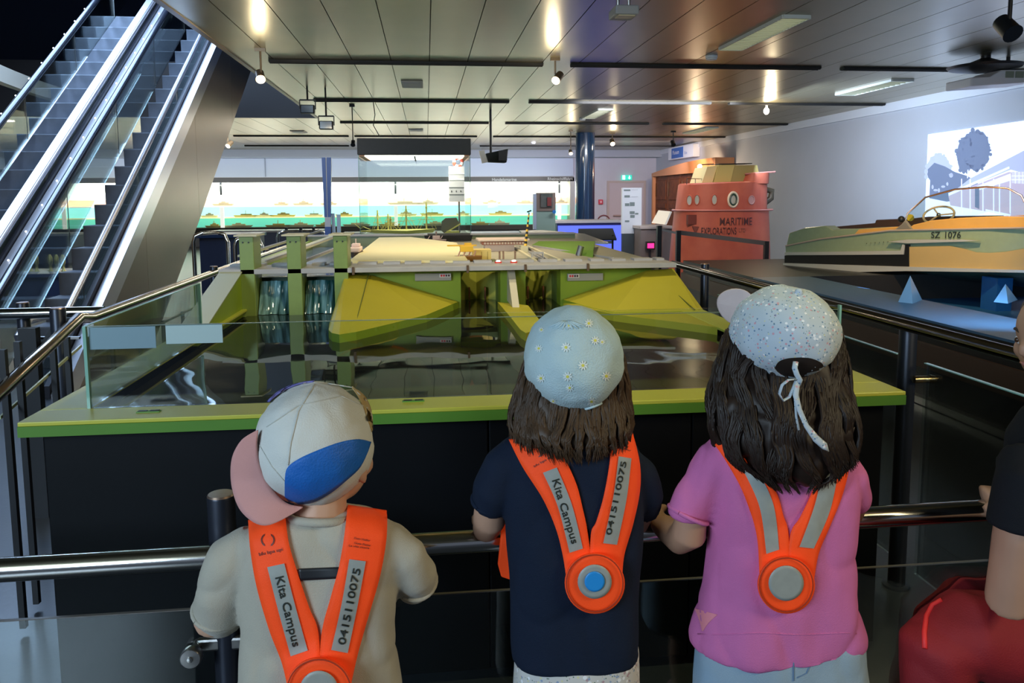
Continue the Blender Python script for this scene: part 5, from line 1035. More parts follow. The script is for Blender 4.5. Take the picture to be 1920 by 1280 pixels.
for x_ in (1802, 1818, 1842, 1862, 1873, 1893): pic([(x_, 335), (x_+2, 335), (x_+2, 402), (x_, 398)], 7, 'picture_post', LT)
pic([(1828, 352), (1836, 352), (1836, 392), (1828, 388)], 7, 'picture_dark_post', DK)
pic([(1848, 392), (1895, 402), (1895, 406), (1848, 396)], 7, 'picture_sill', LT)
pic([(1897, 322), (1925, 322), (1925, 345), (1897, 343)], 6, 'picture_window', pe('pic_win', (.36, .36, .46)))
for yy in (329, 336): pic([(1897, yy), (1925, yy), (1925, yy+1.5), (1897, yy+1.5)], 7, 'picture_bar', LT)
for xx in (1903, 1910, 1917): pic([(xx, 322), (xx+1.2, 322), (xx+1.2, 344), (xx, 344)], 7, 'picture_bar', LT)

# ================================================================ THINGS BEHIND THE ESCALATOR
rn = random.Random(5)
q0 = PY(10, 560, 11.5)
t = desk(-30, 190, 515, 600, 11.5, .9, 'long dark case holding a row of small brass fittings, seen through the escalator glass', mat('navy_top', (.02, .04, .10), .3), mat('navy_body', (.02, .03, .07), .5), 'low_display_case', 'display case')
for k in range(8):
    px = 22+k*12+(14 if k > 4 else 0); q = PY(px, 515, 11.9); zt2 = PY(px, 515, 11.5).z
    o = MB().lathe((q.x, 11.9, zt2+.001), [(.035, 0), (.035, .02), (.018, .04), (.018, .10), (.03, .13), (.03, .22), (.012, .26)], 12).build('brass_fitting', mat('fitting_brass', (.55, .48, .18), .35, .7), None, smooth=True)
    tag(o, 'small upright brass fitting behind the escalator glass, '+('leftmost of the row', 'second from the left', 'third from the left', 'fourth from the left', 'fifth, last before the gap', 'first after the gap', 'second after the gap', 'rightmost of the row')[k], 'brass fitting', 'brass fittings in a row')
t = desk(-60, 130, 440, 500, 17.5, .9, 'pale lit table in the left hall seen behind the escalator', mat('counter_grey', (.42, .44, .47), .5), mat('counter_dark', (.06, .08, .14), .5))
# ================================================================ PEOPLE
from mathutils import noise
def remesh(m_, voxel, name, material, parent, smooth_it=6, disp=None, keep=None):
    me = bpy.data.meshes.new('tmp'); me.from_pydata(m_.v, [], m_.f); me.validate()
    bm = bmesh.new(); bm.from_mesh(me); bmesh.ops.recalc_face_normals(bm, faces=bm.faces); bm.to_mesh(me); bm.free()
    o = bpy.data.objects.new('tmp', me); COL.objects.link(o)
    r_ = o.modifiers.new('r', 'REMESH'); r_.mode = 'VOXEL'; r_.voxel_size = voxel
    s_ = o.modifiers.new('s', 'SMOOTH'); s_.iterations = smooth_it; s_.factor = .5
    dg = bpy.context.evaluated_depsgraph_get(); out = bpy.data.meshes.new_from_object(o.evaluated_get(dg)); out.name = name
    bpy.data.objects.remove(o); bpy.data.meshes.remove(me)
    if disp:
        ns = [v.normal.copy() for v in out.vertices]
        for v, n_ in zip(out.vertices, ns): v.co += n_*disp(v.co)
    if keep:   # cut away everything beyond the hem planes
        bm = bmesh.new(); bm.from_mesh(out)
        for co, no in keep:
            g = bm.verts[:]+bm.edges[:]+bm.faces[:]
            bmesh.ops.bisect_plane(bm, geom=g, plane_co=co, plane_no=no, clear_outer=True)
        bm.to_mesh(out); bm.free()
    return link(name, out, material, parent, smooth='all')
def rows_to_rings(rows, n=36, e_=.85, sc=1.0):
    out = []
    for (xl, xr, py, Yc, b_) in rows:
        a = PY(xl, py, Yc); c_ = PY(xr, py, Yc); cx = (a.x+c_.x)/2; hw = (c_.x-a.x)/2*sc; z = (a.z+c_.z)/2
        out.append([(cx+hw*math.copysign(abs(math.cos(2*math.pi*k/n))**e_, math.cos(2*math.pi*k/n)), Yc+b_*sc*math.copysign(abs(math.sin(2*math.pi*k/n))**e_, math.sin(2*math.pi*k/n)), z) for k in range(n)])
    return out
def bvh(o):
    me = o.data; return BVHTree.FromPolygons([v.co.copy() for v in me.vertices], [tuple(p.vertices) for p in me.polygons])
class Drape:
    def __init__(s, tree, Yd): s.t = tree; s.Y = Yd
    def __call__(s, px, py, off):
        d_ = ray(px, py).normalized(); h_ = s.t.ray_cast(CO, d_)
        if h_[0] is None:
            for k in range(1, 16):
                h2 = s.t.ray_cast(CO, ray(px+(0 if k < 9 else (4 if px < 960 else -4)*(k-8)), py+4*min(k, 8)).normalized())
                if h2[0] is not None: return PY(px, py, h2[0].y+.004*k)-d_*off
            return PY(px, py, s.Y)-d_*off
        return h_[0]-d_*off
def strip(D, left, right, off, name, material, parent, nu=8, nv=40, thick=.0025):
    def samp(pts, t):
        t = t*(len(pts)-1); i = min(int(t), len(pts)-2); u = t-i
        p0 = pts[max(i-1, 0)]; p1 = pts[i]; p2 = pts[i+1]; p3 = pts[min(i+2, len(pts)-1)]
        return tuple(.5*((2*p1[k])+(-p0[k]+p2[k])*u+(2*p0[k]-5*p1[k]+4*p2[k]-p3[k])*u*u+(-p0[k]+3*p1[k]-3*p2[k]+p3[k])*u**3) for k in (0, 1))
    vs = []; fs = []
    for j in range(nv+1):
        l = samp(left, j/nv); r_ = samp(right, j/nv)
        for i in range(nu+1): vs.append(tuple(D(lerp(l[0], r_[0], i/nu), lerp(l[1], r_[1], i/nu), off)))
    for j in range(nv):
        for i in range(nu): a = j*(nu+1)+i; fs.append((a, a+1, a+nu+2, a+nu+1))
    o = MB().add(vs, fs).build(name, material, parent, smooth='all')
    if thick: md = o.modifiers.new('t', 'SOLIDIFY'); md.thickness = thick; md.offset = 0
    return o
def disc(D, cx, cy, r0, r1, off, name, material, parent, sy=1., thick=.004, flat=True):
    c_ = D(cx, cy, off); vs = []; fs = []; n = 40; k_ = 5
    pts = [D(cx+r1*.8*math.cos(a), cy+r1*.8*sy*math.sin(a), off) for a in [2*math.pi*i/12 for i in range(12)]]
    yy = sum(p.y for p in pts)/12; slope = 0
    top = D(cx, cy-r1*.8, off); bot = D(cx, cy+r1*.8, off); my = min(yy, c_.y)-.002
    for j in range(k_+1):
        r_ = lerp(r0, r1, j/k_)
        for i in range(n):
            a = 2*math.pi*i/n; px = cx+r_*math.cos(a); py = cy+r_*sy*math.sin(a)
            vs.append(tuple(PY(px, py, my-off*.9+.006*(r_/60.)**2*0)))
    for j in range(k_):
        for i in range(n): fs.append((j*n+i, j*n+(i+1) % n, (j+1)*n+(i+1) % n, (j+1)*n+i))
    if r0 < .1: fs.append(tuple(range(n)))
    o = MB().add(vs, fs).build(name, material, parent, smooth='all')
    if thick: md = o.modifiers.new('t', 'SOLIDIFY'); md.thickness = thick; md.offset = 0
    return o
def dtext(D, body, p0, p1, hpx, off, name, material, parent, flip=False, squash=1.0):
    """lettering whose baseline runs from pixel p0 to p1, draped on the cloth"""
    w0 = textmesh(body, 1.0); xs = [v.co.x for v in w0.vertices]; mn, mxx = min(xs), max(xs); bpy.data.meshes.remove(w0)
    dx, dy = p1[0]-p0[0], p1[1]-p0[1]; Lp = math.hypot(dx, dy); ux, uy = dx/Lp, dy/Lp; vx, vy = uy, -ux
    if flip: vx, vy = -vx, -vy
    s_ = Lp/(mxx-mn)
    return text3d(body, name, (0, 0, 0), (1, 0, 0), (0, 0, 1), 1.0, material, parent, off=.012,
                  fn=lambda x, y: D(p0[0]+ux*(x-mn)*s_+vx*y*hpx, p0[1]+uy*(x-mn)*s_+vy*y*hpx, off))
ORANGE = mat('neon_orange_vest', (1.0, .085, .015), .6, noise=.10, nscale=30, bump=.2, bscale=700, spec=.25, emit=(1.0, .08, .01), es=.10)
REFL = mat('grey_reflective_tape', (.36, .38, .35), .45, 0., noise=.12, nscale=60)
INKB = mat('marker_black', (.015, .02, .015), .6); INKR = mat('vest_print_dark', (.12, .02, .01), .6)
SKIN1 = mat('skin_fair', (.62, .36, .24), .5, noise=.12, nscale=10, spec=.35); SKIN2 = mat('skin_tan', (.50, .27, .17), .5, noise=.12, nscale=10, spec=.35)
def finger_hand(m_, wrist, d, up, side, s=1.0, curl=.9, grip_r=.024):
    """palm, four unequal curled fingers and a thumb; d = palm direction, up = back of the hand, side = towards the thumb"""
    d = Vector(d).normalized(); up = Vector(up).normalized(); side = Vector(side).normalized(); w_ = Vector(wrist)
    m_.tube([w_-d*.01*s, w_+d*.02*s, w_+d*.05*s], [.017*s, .022*s, .021*s], 10)
    for k, (o_, L_) in enumerate(((.020, .042), (.007, .048), (-.006, .045), (-.019, .036))):
        b0 = w_+d*.042*s+side*o_*s; pts = [b0-d*.015*s, b0]; dd = d.copy(); p_ = b0.copy()
        for j in range(3):
            an = curl*(.5+.35*j); dd = (dd*math.cos(an)-up*math.sin(an)).normalized() if j == 0 else (dd*math.cos(curl*.8)-(up*1.0+dd*0).normalized()*math.sin(curl*.8)).normalized()
            p_ = p_+dd*(L_*s/3); pts.append(p_.copy())
        m_.tube(pts, [.0075*s, .0078*s, .0072*s, .0066*s, .0055*s][:len(pts)], 8)
    b0 = w_+d*.015*s+side*.016*s
    m_.tube([b0, b0+side*.018*s+d*.012*s-up*.004*s, b0+side*.022*s+d*.026*s-up*.018*s, b0+side*.016*s+d*.034*s-up*.028*s], [.010*s, .009*s, .0078*s, .006*s], 8)
def head(m_, c_, r, yaw, pitch=0.):
    """skull, jaw, nose, ears into the body union; returns local->world"""
    Rm = Matrix.Rotation(yaw, 3, 'Z') @ Matrix.Rotation(pitch, 3, 'X')
    def W(x, y, z): return Vector(c_)+Rm @ Vector((x*r, y*r, z*r))
    def ell(cx, cy, cz, rx, ry, rz, nu=18, nv=12):
        t = MB().sphere((0, 0, 0), 1.0, nu, nv); m_.add([tuple(W(cx+v[0]*rx, cy+v[1]*ry, cz+v[2]*rz)) for v in t.v], t.f)
    ell(0, -.05, .12, .82, .95, .90); ell(0, .28, -.42, .60, .58, .55); ell(0, .52, -.72, .30, .28, .22)
    ell(0, .86, -.20, .11, .16, .17, 10, 8); ell(0, .80, -.02, .07, .10, .22, 10, 8); ell(0, .72, -.50, .25, .14, .07, 10, 8)
    ell(.42, .52, -.30, .26, .26, .24, 10, 8); ell(-.42, .52, -.30, .26, .26, .24, 10, 8)
    for s_ in (-1, 1):
        ell(s_*.86, -.02, -.10, .08, .17, .25, 12, 8); ell(s_*.84, .04, -.30, .07, .10, .10, 8, 6)
    return W
def face_parts(W, r, parent, brow=(.05, .03, .02)):
    for s_ in (-1, 1):
        MB().sphere(tuple(W(s_*.32, .70, -.06)), r*.115, 12, 8).build('eye', mat('eye_white', (.8, .78, .74), .2), parent, smooth='all')
        MB().sphere(tuple(W(s_*.32, .79, -.06)), r*.055, 10, 6).build('iris', mat('iris_brown', (.06, .03, .015), .2), parent, smooth='all')
        MB().tube([W(s_*.16, .84, .13), W(s_*.32, .83, .18), W(s_*.48, .72, .13)], r*.03, 6).build('eyebrow', mat('brow_brown', brow, .8), parent)
    MB().tube([W(-.20, .83, -.50), W(0, .88, -.49), W(.20, .83, -.50)], [r*.02, r*.045, r*.02], 8).build('lips', mat('lip_pink', (.50, .18, .15), .45), parent, smooth='all')
def hair_locks(rows, n, name, material, parent, seed, wave=.006, rad=.003, ext=.03, arc=(math.pi*.93, math.pi*2.07), start=(0, .6), clump=7):
    r_ = random.Random(seed); m_ = MB(); npt = 13
    def surf(t, an):
        t = max(0, min(.9999, t))*(len(rows)-1); i = int(t); u = t-i; A, B = rows[i], rows[i+1]
        xl, xr, py, Yc, b_ = [lerp(A[k], B[k], u) for k in range(5)]
        a = PY(xl, py, Yc); c_ = PY(xr, py, Yc); cx = (a.x+c_.x)/2; hw = (c_.x-a.x)/2
        return Vector((cx+hw*math.cos(an), Yc+b_*math.sin(an), (a.z+c_.z)/2))
    for k in range(n):
        an = r_.uniform(*arc); t0 = r_.uniform(*start); t1 = min(1, max(t0+.3, r_.uniform(.7, 1.02))); rr = rad*r_.uniform(.6, 1.2); pts = []
        ca = round(an*clump)/clump; jit = r_.uniform(0, .5)
        for j in range(npt):
            u = j/(npt-1); tt = lerp(t0, t1, u)
            sw = noise.noise(Vector((ca*2.1+seed, tt*2.6, 0)))*2+noise.noise(Vector((ca*6, tt*5, seed)))*.8
            aa = lerp(an, ca, .55*u)+sw*wave*9+jit*.04*math.sin(u*9+k)
            p_ = surf(tt, aa); ctr = (surf(tt, 0)+surf(tt, math.pi))/2; o_ = (p_-ctr); o_.z = 0; o_.normalize()
            pts.append(p_+o_*(.002+.5*wave*noise.noise(Vector((ca*7, tt*6+jit, 3.3)))*2+.002*r_.random()))
        dn = (pts[-1]-pts[-3]).normalized()
        for j in range(3): pts.append(pts[-1]+Vector((dn.x*.004+(ca-an)*.004, -.001, -ext/3*r_.uniform(.4, 1.3))))
        nn = len(pts); m_.tube(pts, [rr*(1 if i < nn*.55 else max(.06, 1-(i-nn*.55)/(nn*.45))) for i in range(nn)], 5, flat=.6)
    o = m_.build(name, material, parent, smooth='all'); o['kind'] = 'stuff'; return o
def hairmat(nm, c1, c2):
    m = mat(nm, c1, .5, alt=c2, noise=.1, nscale=26, spec=.3); return m
def folds(seed, amp=.0035, f1=9, f2=26, vert=.35):
    def f(co):
        p_ = Vector((co.x*f1+seed, co.y*f1, co.z*f1*vert)); q_ = Vector((co.x*f2, co.y*f2+seed, co.z*f2*.5))
        rg = 1-2.2*abs(noise.noise(Vector((co.x*f1*.9+co.z*f1*.45+seed, co.y*f1, co.z*f1*.8-co.x*f1*.3))))
        return amp*(noise.noise(p_)*1.0+noise.noise(q_)*.4-.42*max(0, rg)**3)
    return f
def ring_at(t, a, b_, r_, nm, mm):
    d = (b_-a).normalized(); u = d.orthogonal().normalized(); v_ = d.cross(u)
    MB().tube([b_+u*(r_*math.cos(2*math.pi*k/24))+v_*(r_*math.sin(2*math.pi*k/24)) for k in range(25)], .0045, 8, cap=False).build(nm, mm, t, smooth='all')
def legs_of(m_, xs, Yc, ztop, r0=.058, foot=True):
    for x_ in xs:
        m_.tube([(x_, Yc, ztop), (x_, Yc, ztop*.62), (x_, Yc+.008, ztop*.52), (x_, Yc-.008, ztop*.32), (x_, Yc, .05)], [r0, r0*.78, r0*.68, r0*.66, r0*.42], 14)
        m_.tube([(x_, Yc-.02, .035), (x_, Yc+.05, .03), (x_, Yc+.11, .02)], [.03, .028, .018], 10)
def shoes(t, xs, Yc, c_):
    for x_ in xs:
        s_ = MB().tube([(x_, Yc-.05, .04), (x_, Yc-.03, .045), (x_, Yc+.05, .038), (x_, Yc+.12, .03), (x_, Yc+.145, .025)], [.03, .038, .04, .038, .02], 14, flat=.9).build('shoe', c_, t, smooth='all')
        MB().box(x_-.036, x_+.036, Yc-.065, Yc+.14, .001, .014).build('sole', mat('shoe_sole', (.6, .6, .58), .6), s_, bevel=.006)
def hat_ball(c_, rad, cutpts, inside, wr, seed, name, material, parent):
    m_ = MB().sphere(tuple(c_), rad, 64, 44); me = bpy.data.meshes.new(name); me.from_pydata(m_.v, [], m_.f)
    sd = seed
    for v in me.vertices:
        d = (v.co-Vector(c_)); u = d.normalized(); az = math.atan2(u.y, u.x)
        v.co += u*(wr*(noise.noise(u*2.3+Vector((sd, 0, 0)))+.45*noise.noise(u*6+Vector((0, sd, 0)))))+u*(-.0012*max(0, math.cos(az*6+sd))**12*max(0, 1-abs(u.z)))
    bm = bmesh.new(); bm.from_mesh(me); n_ = (cutpts[1]-cutpts[0]).cross(cutpts[2]-cutpts[0]).normalized()
    if (Vector(inside)-cutpts[0]).dot(n_) > 0: n_ = -n_
    bmesh.ops.bisect_plane(bm, geom=bm.verts[:]+bm.edges[:]+bm.faces[:], plane_co=cutpts[0], plane_no=n_, clear_outer=True)
    bmesh.ops.recalc_face_normals(bm, faces=bm.faces); bm.to_mesh(me); bm.free()
    o = link(name, me, material, parent, smooth='all'); tr = bvh(o)
    md = o.modifiers.new('t', 'SOLIDIFY'); md.thickness = .002; md.offset = -1; return o, tr
def vest(t, D, L_, R_, med, strips, texts, small=None, blue=False, medoff=.008):
    v = strip(D, L_[0], L_[1], .006, 'orange_vest_strap', ORANGE, t); v['label'] = 'left strap of the orange warning vest'
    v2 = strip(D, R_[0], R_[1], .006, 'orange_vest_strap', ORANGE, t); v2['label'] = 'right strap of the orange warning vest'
    for (l_, r_) in strips: strip(D, l_, r_, .0105, 'reflective_tape', REFL, v, nu=4, nv=24, thick=0)
    cx, cy, r1, r2, r3 = med
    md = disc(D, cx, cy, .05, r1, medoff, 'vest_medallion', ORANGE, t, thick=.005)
    disc(D, cx, cy, r1*.93, r1*.97, medoff+.004, 'medallion_stitching', mat('stitch_dark_orange', (.45, .04, .01), .6), md, thick=.001)
    disc(D, cx, cy-3, .05, r2, medoff+.0045, 'medallion_grey_disc', REFL, md, thick=.001)
    if r3: disc(D, cx, cy-3, .05, r3, medoff+.006, 'medallion_blue_dot', mat('dot_blue', (.02, .28, .72), .45), md, thick=.001)
    for (body, p0, p1, h_) in texts: dtext(D, body, p0, p1, h_, .0120, 'marker_lettering', INKB, v)
    return v, v2

# ---------------------------------------------------------------- child with white and blue cap
def child_cap():
    t = thing('person', 'small child in beige shirt, orange vest and white cap with blue panel and pink brim', 'person', (-.33, 1.38, 0))
    Y = 1.36
    rows = [(548, 655, 960, Y+.0, .045), (498, 712, 970, Y, .058), (462, 745, 990, Y, .070), (446, 756, 1045, Y, .080), (452, 750, 1100, Y, .084), (456, 742, 1170, Y, .086), (446, 744, 1240, Y, .090), (436, 748, 1300, Y, .094), (436, 748, 1380, Y, .096), (440, 745, 1412, Y, .094)]
    s_ = MB().loft(rows_to_rings(rows))
    s_.tube([PY(485, 1022, Y), PY(440, 1052, Y), PY(412, 1105, Y+.01), PY(408, 1142, Y+.03), PY(412, 1150, Y+.06)], [.045, .047, .047, .047, .044], 18)
    s_.tube([PY(722, 1015, Y), PY(755, 1040, Y), PY(778, 1075, Y+.02), PY(780, 1092, Y+.05), PY(776, 1090, Y+.08)], [.044, .043, .043, .042, .040], 18)
    SH = mat('beige_shirt_cloth', (.47, .43, .34), .85, noise=.06, nscale=25, bump=.25, bscale=500, sheen=.2)
    hem = PY(600, 1405, Y); nk = PY(600, 981, Y)
    ring_at(t, PY(412, 1105, Y+.01), PY(408, 1142, Y+.03), .0425, 'sleeve_hem', SH); ring_at(t, PY(778, 1070, Y+.02), PY(780, 1088, Y+.045), .0375, 'sleeve_hem', SH)
    sh = remesh(s_, .0065, 'shirt', SH, t, 5, folds(3.1, .012, 8, 20, .5))
    D = Drape(bvh(sh), Y-.08)
    cr = [PY(600+55*math.cos(a), 968+10*math.sin(a)+2, Y-.012-.045*math.sin(a) if math.sin(a) > 0 else Y-.012-.045*math.sin(a)) for a in [2*math.pi*k/24 for k in range(25)]]
    MB().tube(cr, .0075, 8, cap=False).build('collar', SH, t, smooth='all')
    strip(D, [(560, 1066), (655, 1062)], [(560, 1088), (655, 1083)], .004, 'black_chest_band', BLACK, t, nu=4, nv=12)
    # body
    b_ = MB(); hc = PY(606, 858, Y+.03); W = head(b_, hc, .098, -.55, .12)
    b_.tube([PY(600, 1000, Y), PY(600, 965, Y), PY(602, 900, Y+.02)], [.050, .047, .046], 16)
    b_.loft(rows_to_rings([(r_[0], r_[1], r_[2], r_[3], r_[4]) for r_ in rows[1:]], sc=.86))
    w1 = PY(428, 1085, 1.55); b_.tube([PY(470, 1035, Y), PY(416, 1105, Y+.02), PY(400, 1158, Y+.04), PY(412, 1140, Y+.12), w1], [.034, .034, .036, .028, .020], 12)
    w2 = PY(752, 1062, 1.55); b_.tube([PY(725, 1030, Y), PY(777, 1080, Y+.03), PY(776, 1092, Y+.08), w2], [.034, .032, .029, .020], 12)
    finger_hand(b_, w1, (0.15, .75, .55), (-.1, -.55, .8), (1, 0, 0), .95); finger_hand(b_, w2, (-.15, .75, .55), (0, -.55, .8), (-1, 0, 0), .95)
    xs = (PY(545, 1400, Y).x, PY(650, 1400, Y).x); legs_of(b_, xs, Y, .42)
    remesh(b_, .0045, 'body', SKIN1, t, 4); face_parts(W, .098, t)
    p_ = MB().loft(rows_to_rings([(462, 735, 1385, Y, .085), (458, 738, 1440, Y, .09), (462, 735, 1480, Y, .088)]))
    for x_ in xs: p_.tube([(x_, Y, .42), (x_, Y, .22)], [.068, .064], 16)
    remesh(p_, .007, 'shorts', mat('shorts_grey_blue', (.10, .14, .22), .85, noise=.1, bump=.2, bscale=400), t, 4, folds(1.2, .003)); shoes(t, xs, Y, mat('shoe_navy', (.05, .07, .12), .6))
    HR = hairmat('hair_light_brown', (.34, .20, .10), (.22, .12, .06))
    m_ = MB()
    rr = random.Random(3)
    for k in range(90):
        an = rr.uniform(-.2, 3.35); x_ = math.cos(an); y_ = -math.sin(an)
        a = W(.80*x_, -.1+.85*y_*-1 if False else -.1-.8*abs(math.sin(an)), .15); pts = [W(.84*x_, -.08-.86*math.sin(an)*.98, .10-.18*j-.02*rr.random()) for j in range(3)]
        m_.tube(pts, [.005, .005, .0015], 5)
    m_.build('hair', HR, t, smooth='all')['kind'] = 'stuff'
    # cap
    cc = PY(590, 832, Y+.02); CAPW = mat('cap_off_white', (.66, .66, .60), .8, noise=.05, nscale=14, bump=.2, bscale=400)
    cap, tr = hat_ball(cc, (.105, .108, .1085), [PY(486, 872, Y+.02), PY(698, 852, Y+.02), PY(565, 946, Y-.03)], PY(590, 760, Y), .0045, 2.0, 'cap_crown', CAPW, t)
    DC = Drape(tr, Y)
    bl = [(534, 905), (538, 878), (560, 860), (600, 842), (640, 828), (672, 823), (696, 828)], [(534, 930), (548, 944), (585, 942), (620, 924), (650, 900), (675, 876), (690, 846)]
    strip(DC, bl[0], bl[1], .003, 'blue_cap_panel', mat('cap_blue', (.006, .13, .50), .6, noise=.1, bump=.2, bscale=300), cap, nu=12, nv=26, thick=.001)
    strip(DC, [(500, 752), (525, 731), (560, 717), (590, 713)], [(504, 754), (528, 735), (560, 721), (588, 716)], .003, 'purple_cap_edge', mat('cap_purple', (.12, .12, .36), .6), cap, nu=3, nv=16, thick=.001)
    strip(DC, [(660, 724), (684, 742), (697, 772), (699, 806)], [(660, 727), (674, 748), (686, 776), (697, 810)], .0025, 'tan_back_strap', mat('cap_tan', (.42, .30, .13), .7), cap, nu=3, nv=14, thick=.001)
    for pts in ([(560, 718), (600, 716), (660, 726), (688, 752)], [(500, 800), (560, 760), (640, 742), (690, 765)], [(484, 830), (510, 875), (536, 905)], [(590, 720), (560, 770), (545, 830), (540, 872)]):
        MB().tube([DC(x_, y_, .001) for x_, y_ in [(lerp(pts[int(u)][0], pts[min(int(u)+1, len(pts)-1)][0], u-int(u)), lerp(pts[int(u)][1], pts[min(int(u)+1, len(pts)-1)][1], u-int(u))) for u in [i*(len(pts)-1)/24*.999 for i in range(25)]]], .0011, 5).build('cap_seam', mat('seam_grey', (.52, .52, .47), .8), cap)
    inner = [(484, 806), (482, 835), (487, 868), (500, 900), (518, 926), (540, 944), (568, 950)]; outer = [(478, 808), (452, 826), (435, 862), (436, 915), (456, 962), (500, 985), (566, 953)]
    def CB(px, py, off): u = min(1, max(0, (px-430)/130.)); return PY(px, py, Y-.030-.012*math.sin(u*3)-.03*max(0, (py-900)/90.)+off)
    br = strip(CB, inner, outer, 0., 'cap_brim', mat('brim_pink', (.62, .30, .27), .75, noise=.05, bump=.15, bscale=500), t, nu=8, nv=40, thick=.004)
    # vest
    v, v2 = vest(t, D, ([(466, 975), (470, 1030), (482, 1100), (505, 1180), (528, 1240), (540, 1290)], [(535, 968), (542, 1020), (560, 1080), (580, 1140), (597, 1188), (602, 1290)]),
                 ([(652, 947), (646, 1000), (636, 1060), (620, 1120), (603, 1188), (598, 1290)], [(725, 957), (724, 1010), (712, 1080), (692, 1150), (672, 1220), (656, 1290)]),
                 (598, 1296, 63, 36, 0), [([(501, 1063), (522, 1146), (545, 1230)], [(533, 1056), (554, 1137), (577, 1219)]), ([(655, 1048), (640, 1134), (621, 1218)], [(686, 1052), (670, 1138), (652, 1224)])],
                 [('Kita Campus', (516, 1083), (549, 1213), 22), ('0415110075', (647, 1209), (676, 1067), 20)])
    logo(D, 502, 1012, 13, v, v); dtext(D, 'bfu bpa upi', (486, 1042), (530, 1032), 9, .009, 'small_print', INKR, v)
    for k, (w_, s__) in enumerate((('Dein Helfer', (664, 1010)), ('Gute Reise', (664, 1019)), ('La vita sicura', (654, 1024)))): dtext(D, w_, s__, (s__[0]+30+8*(k == 2), s__[1]+5), 5.5, .009, 'small_print', INKR, v2)
def logo(D, cx, cy, r_, par, v, rot=0.):
    for s_ in (0, math.pi):
        l_ = [(cx+r_*math.cos(a), cy+r_*math.sin(a)) for a in [s_+rot-1.15+2.3*i/8 for i in range(9)]]; r2 = [(cx+r_*.68*math.cos(a)+(1.5 if s_ == 0 else -1.5), cy+r_*.72*math.sin(a)) for a in [s_+rot-1.0+2.0*i/8 for i in range(9)]]
        strip(D, l_, r2, .009, 'vest_emblem', INKR, par, nu=2, nv=12, thick=0)

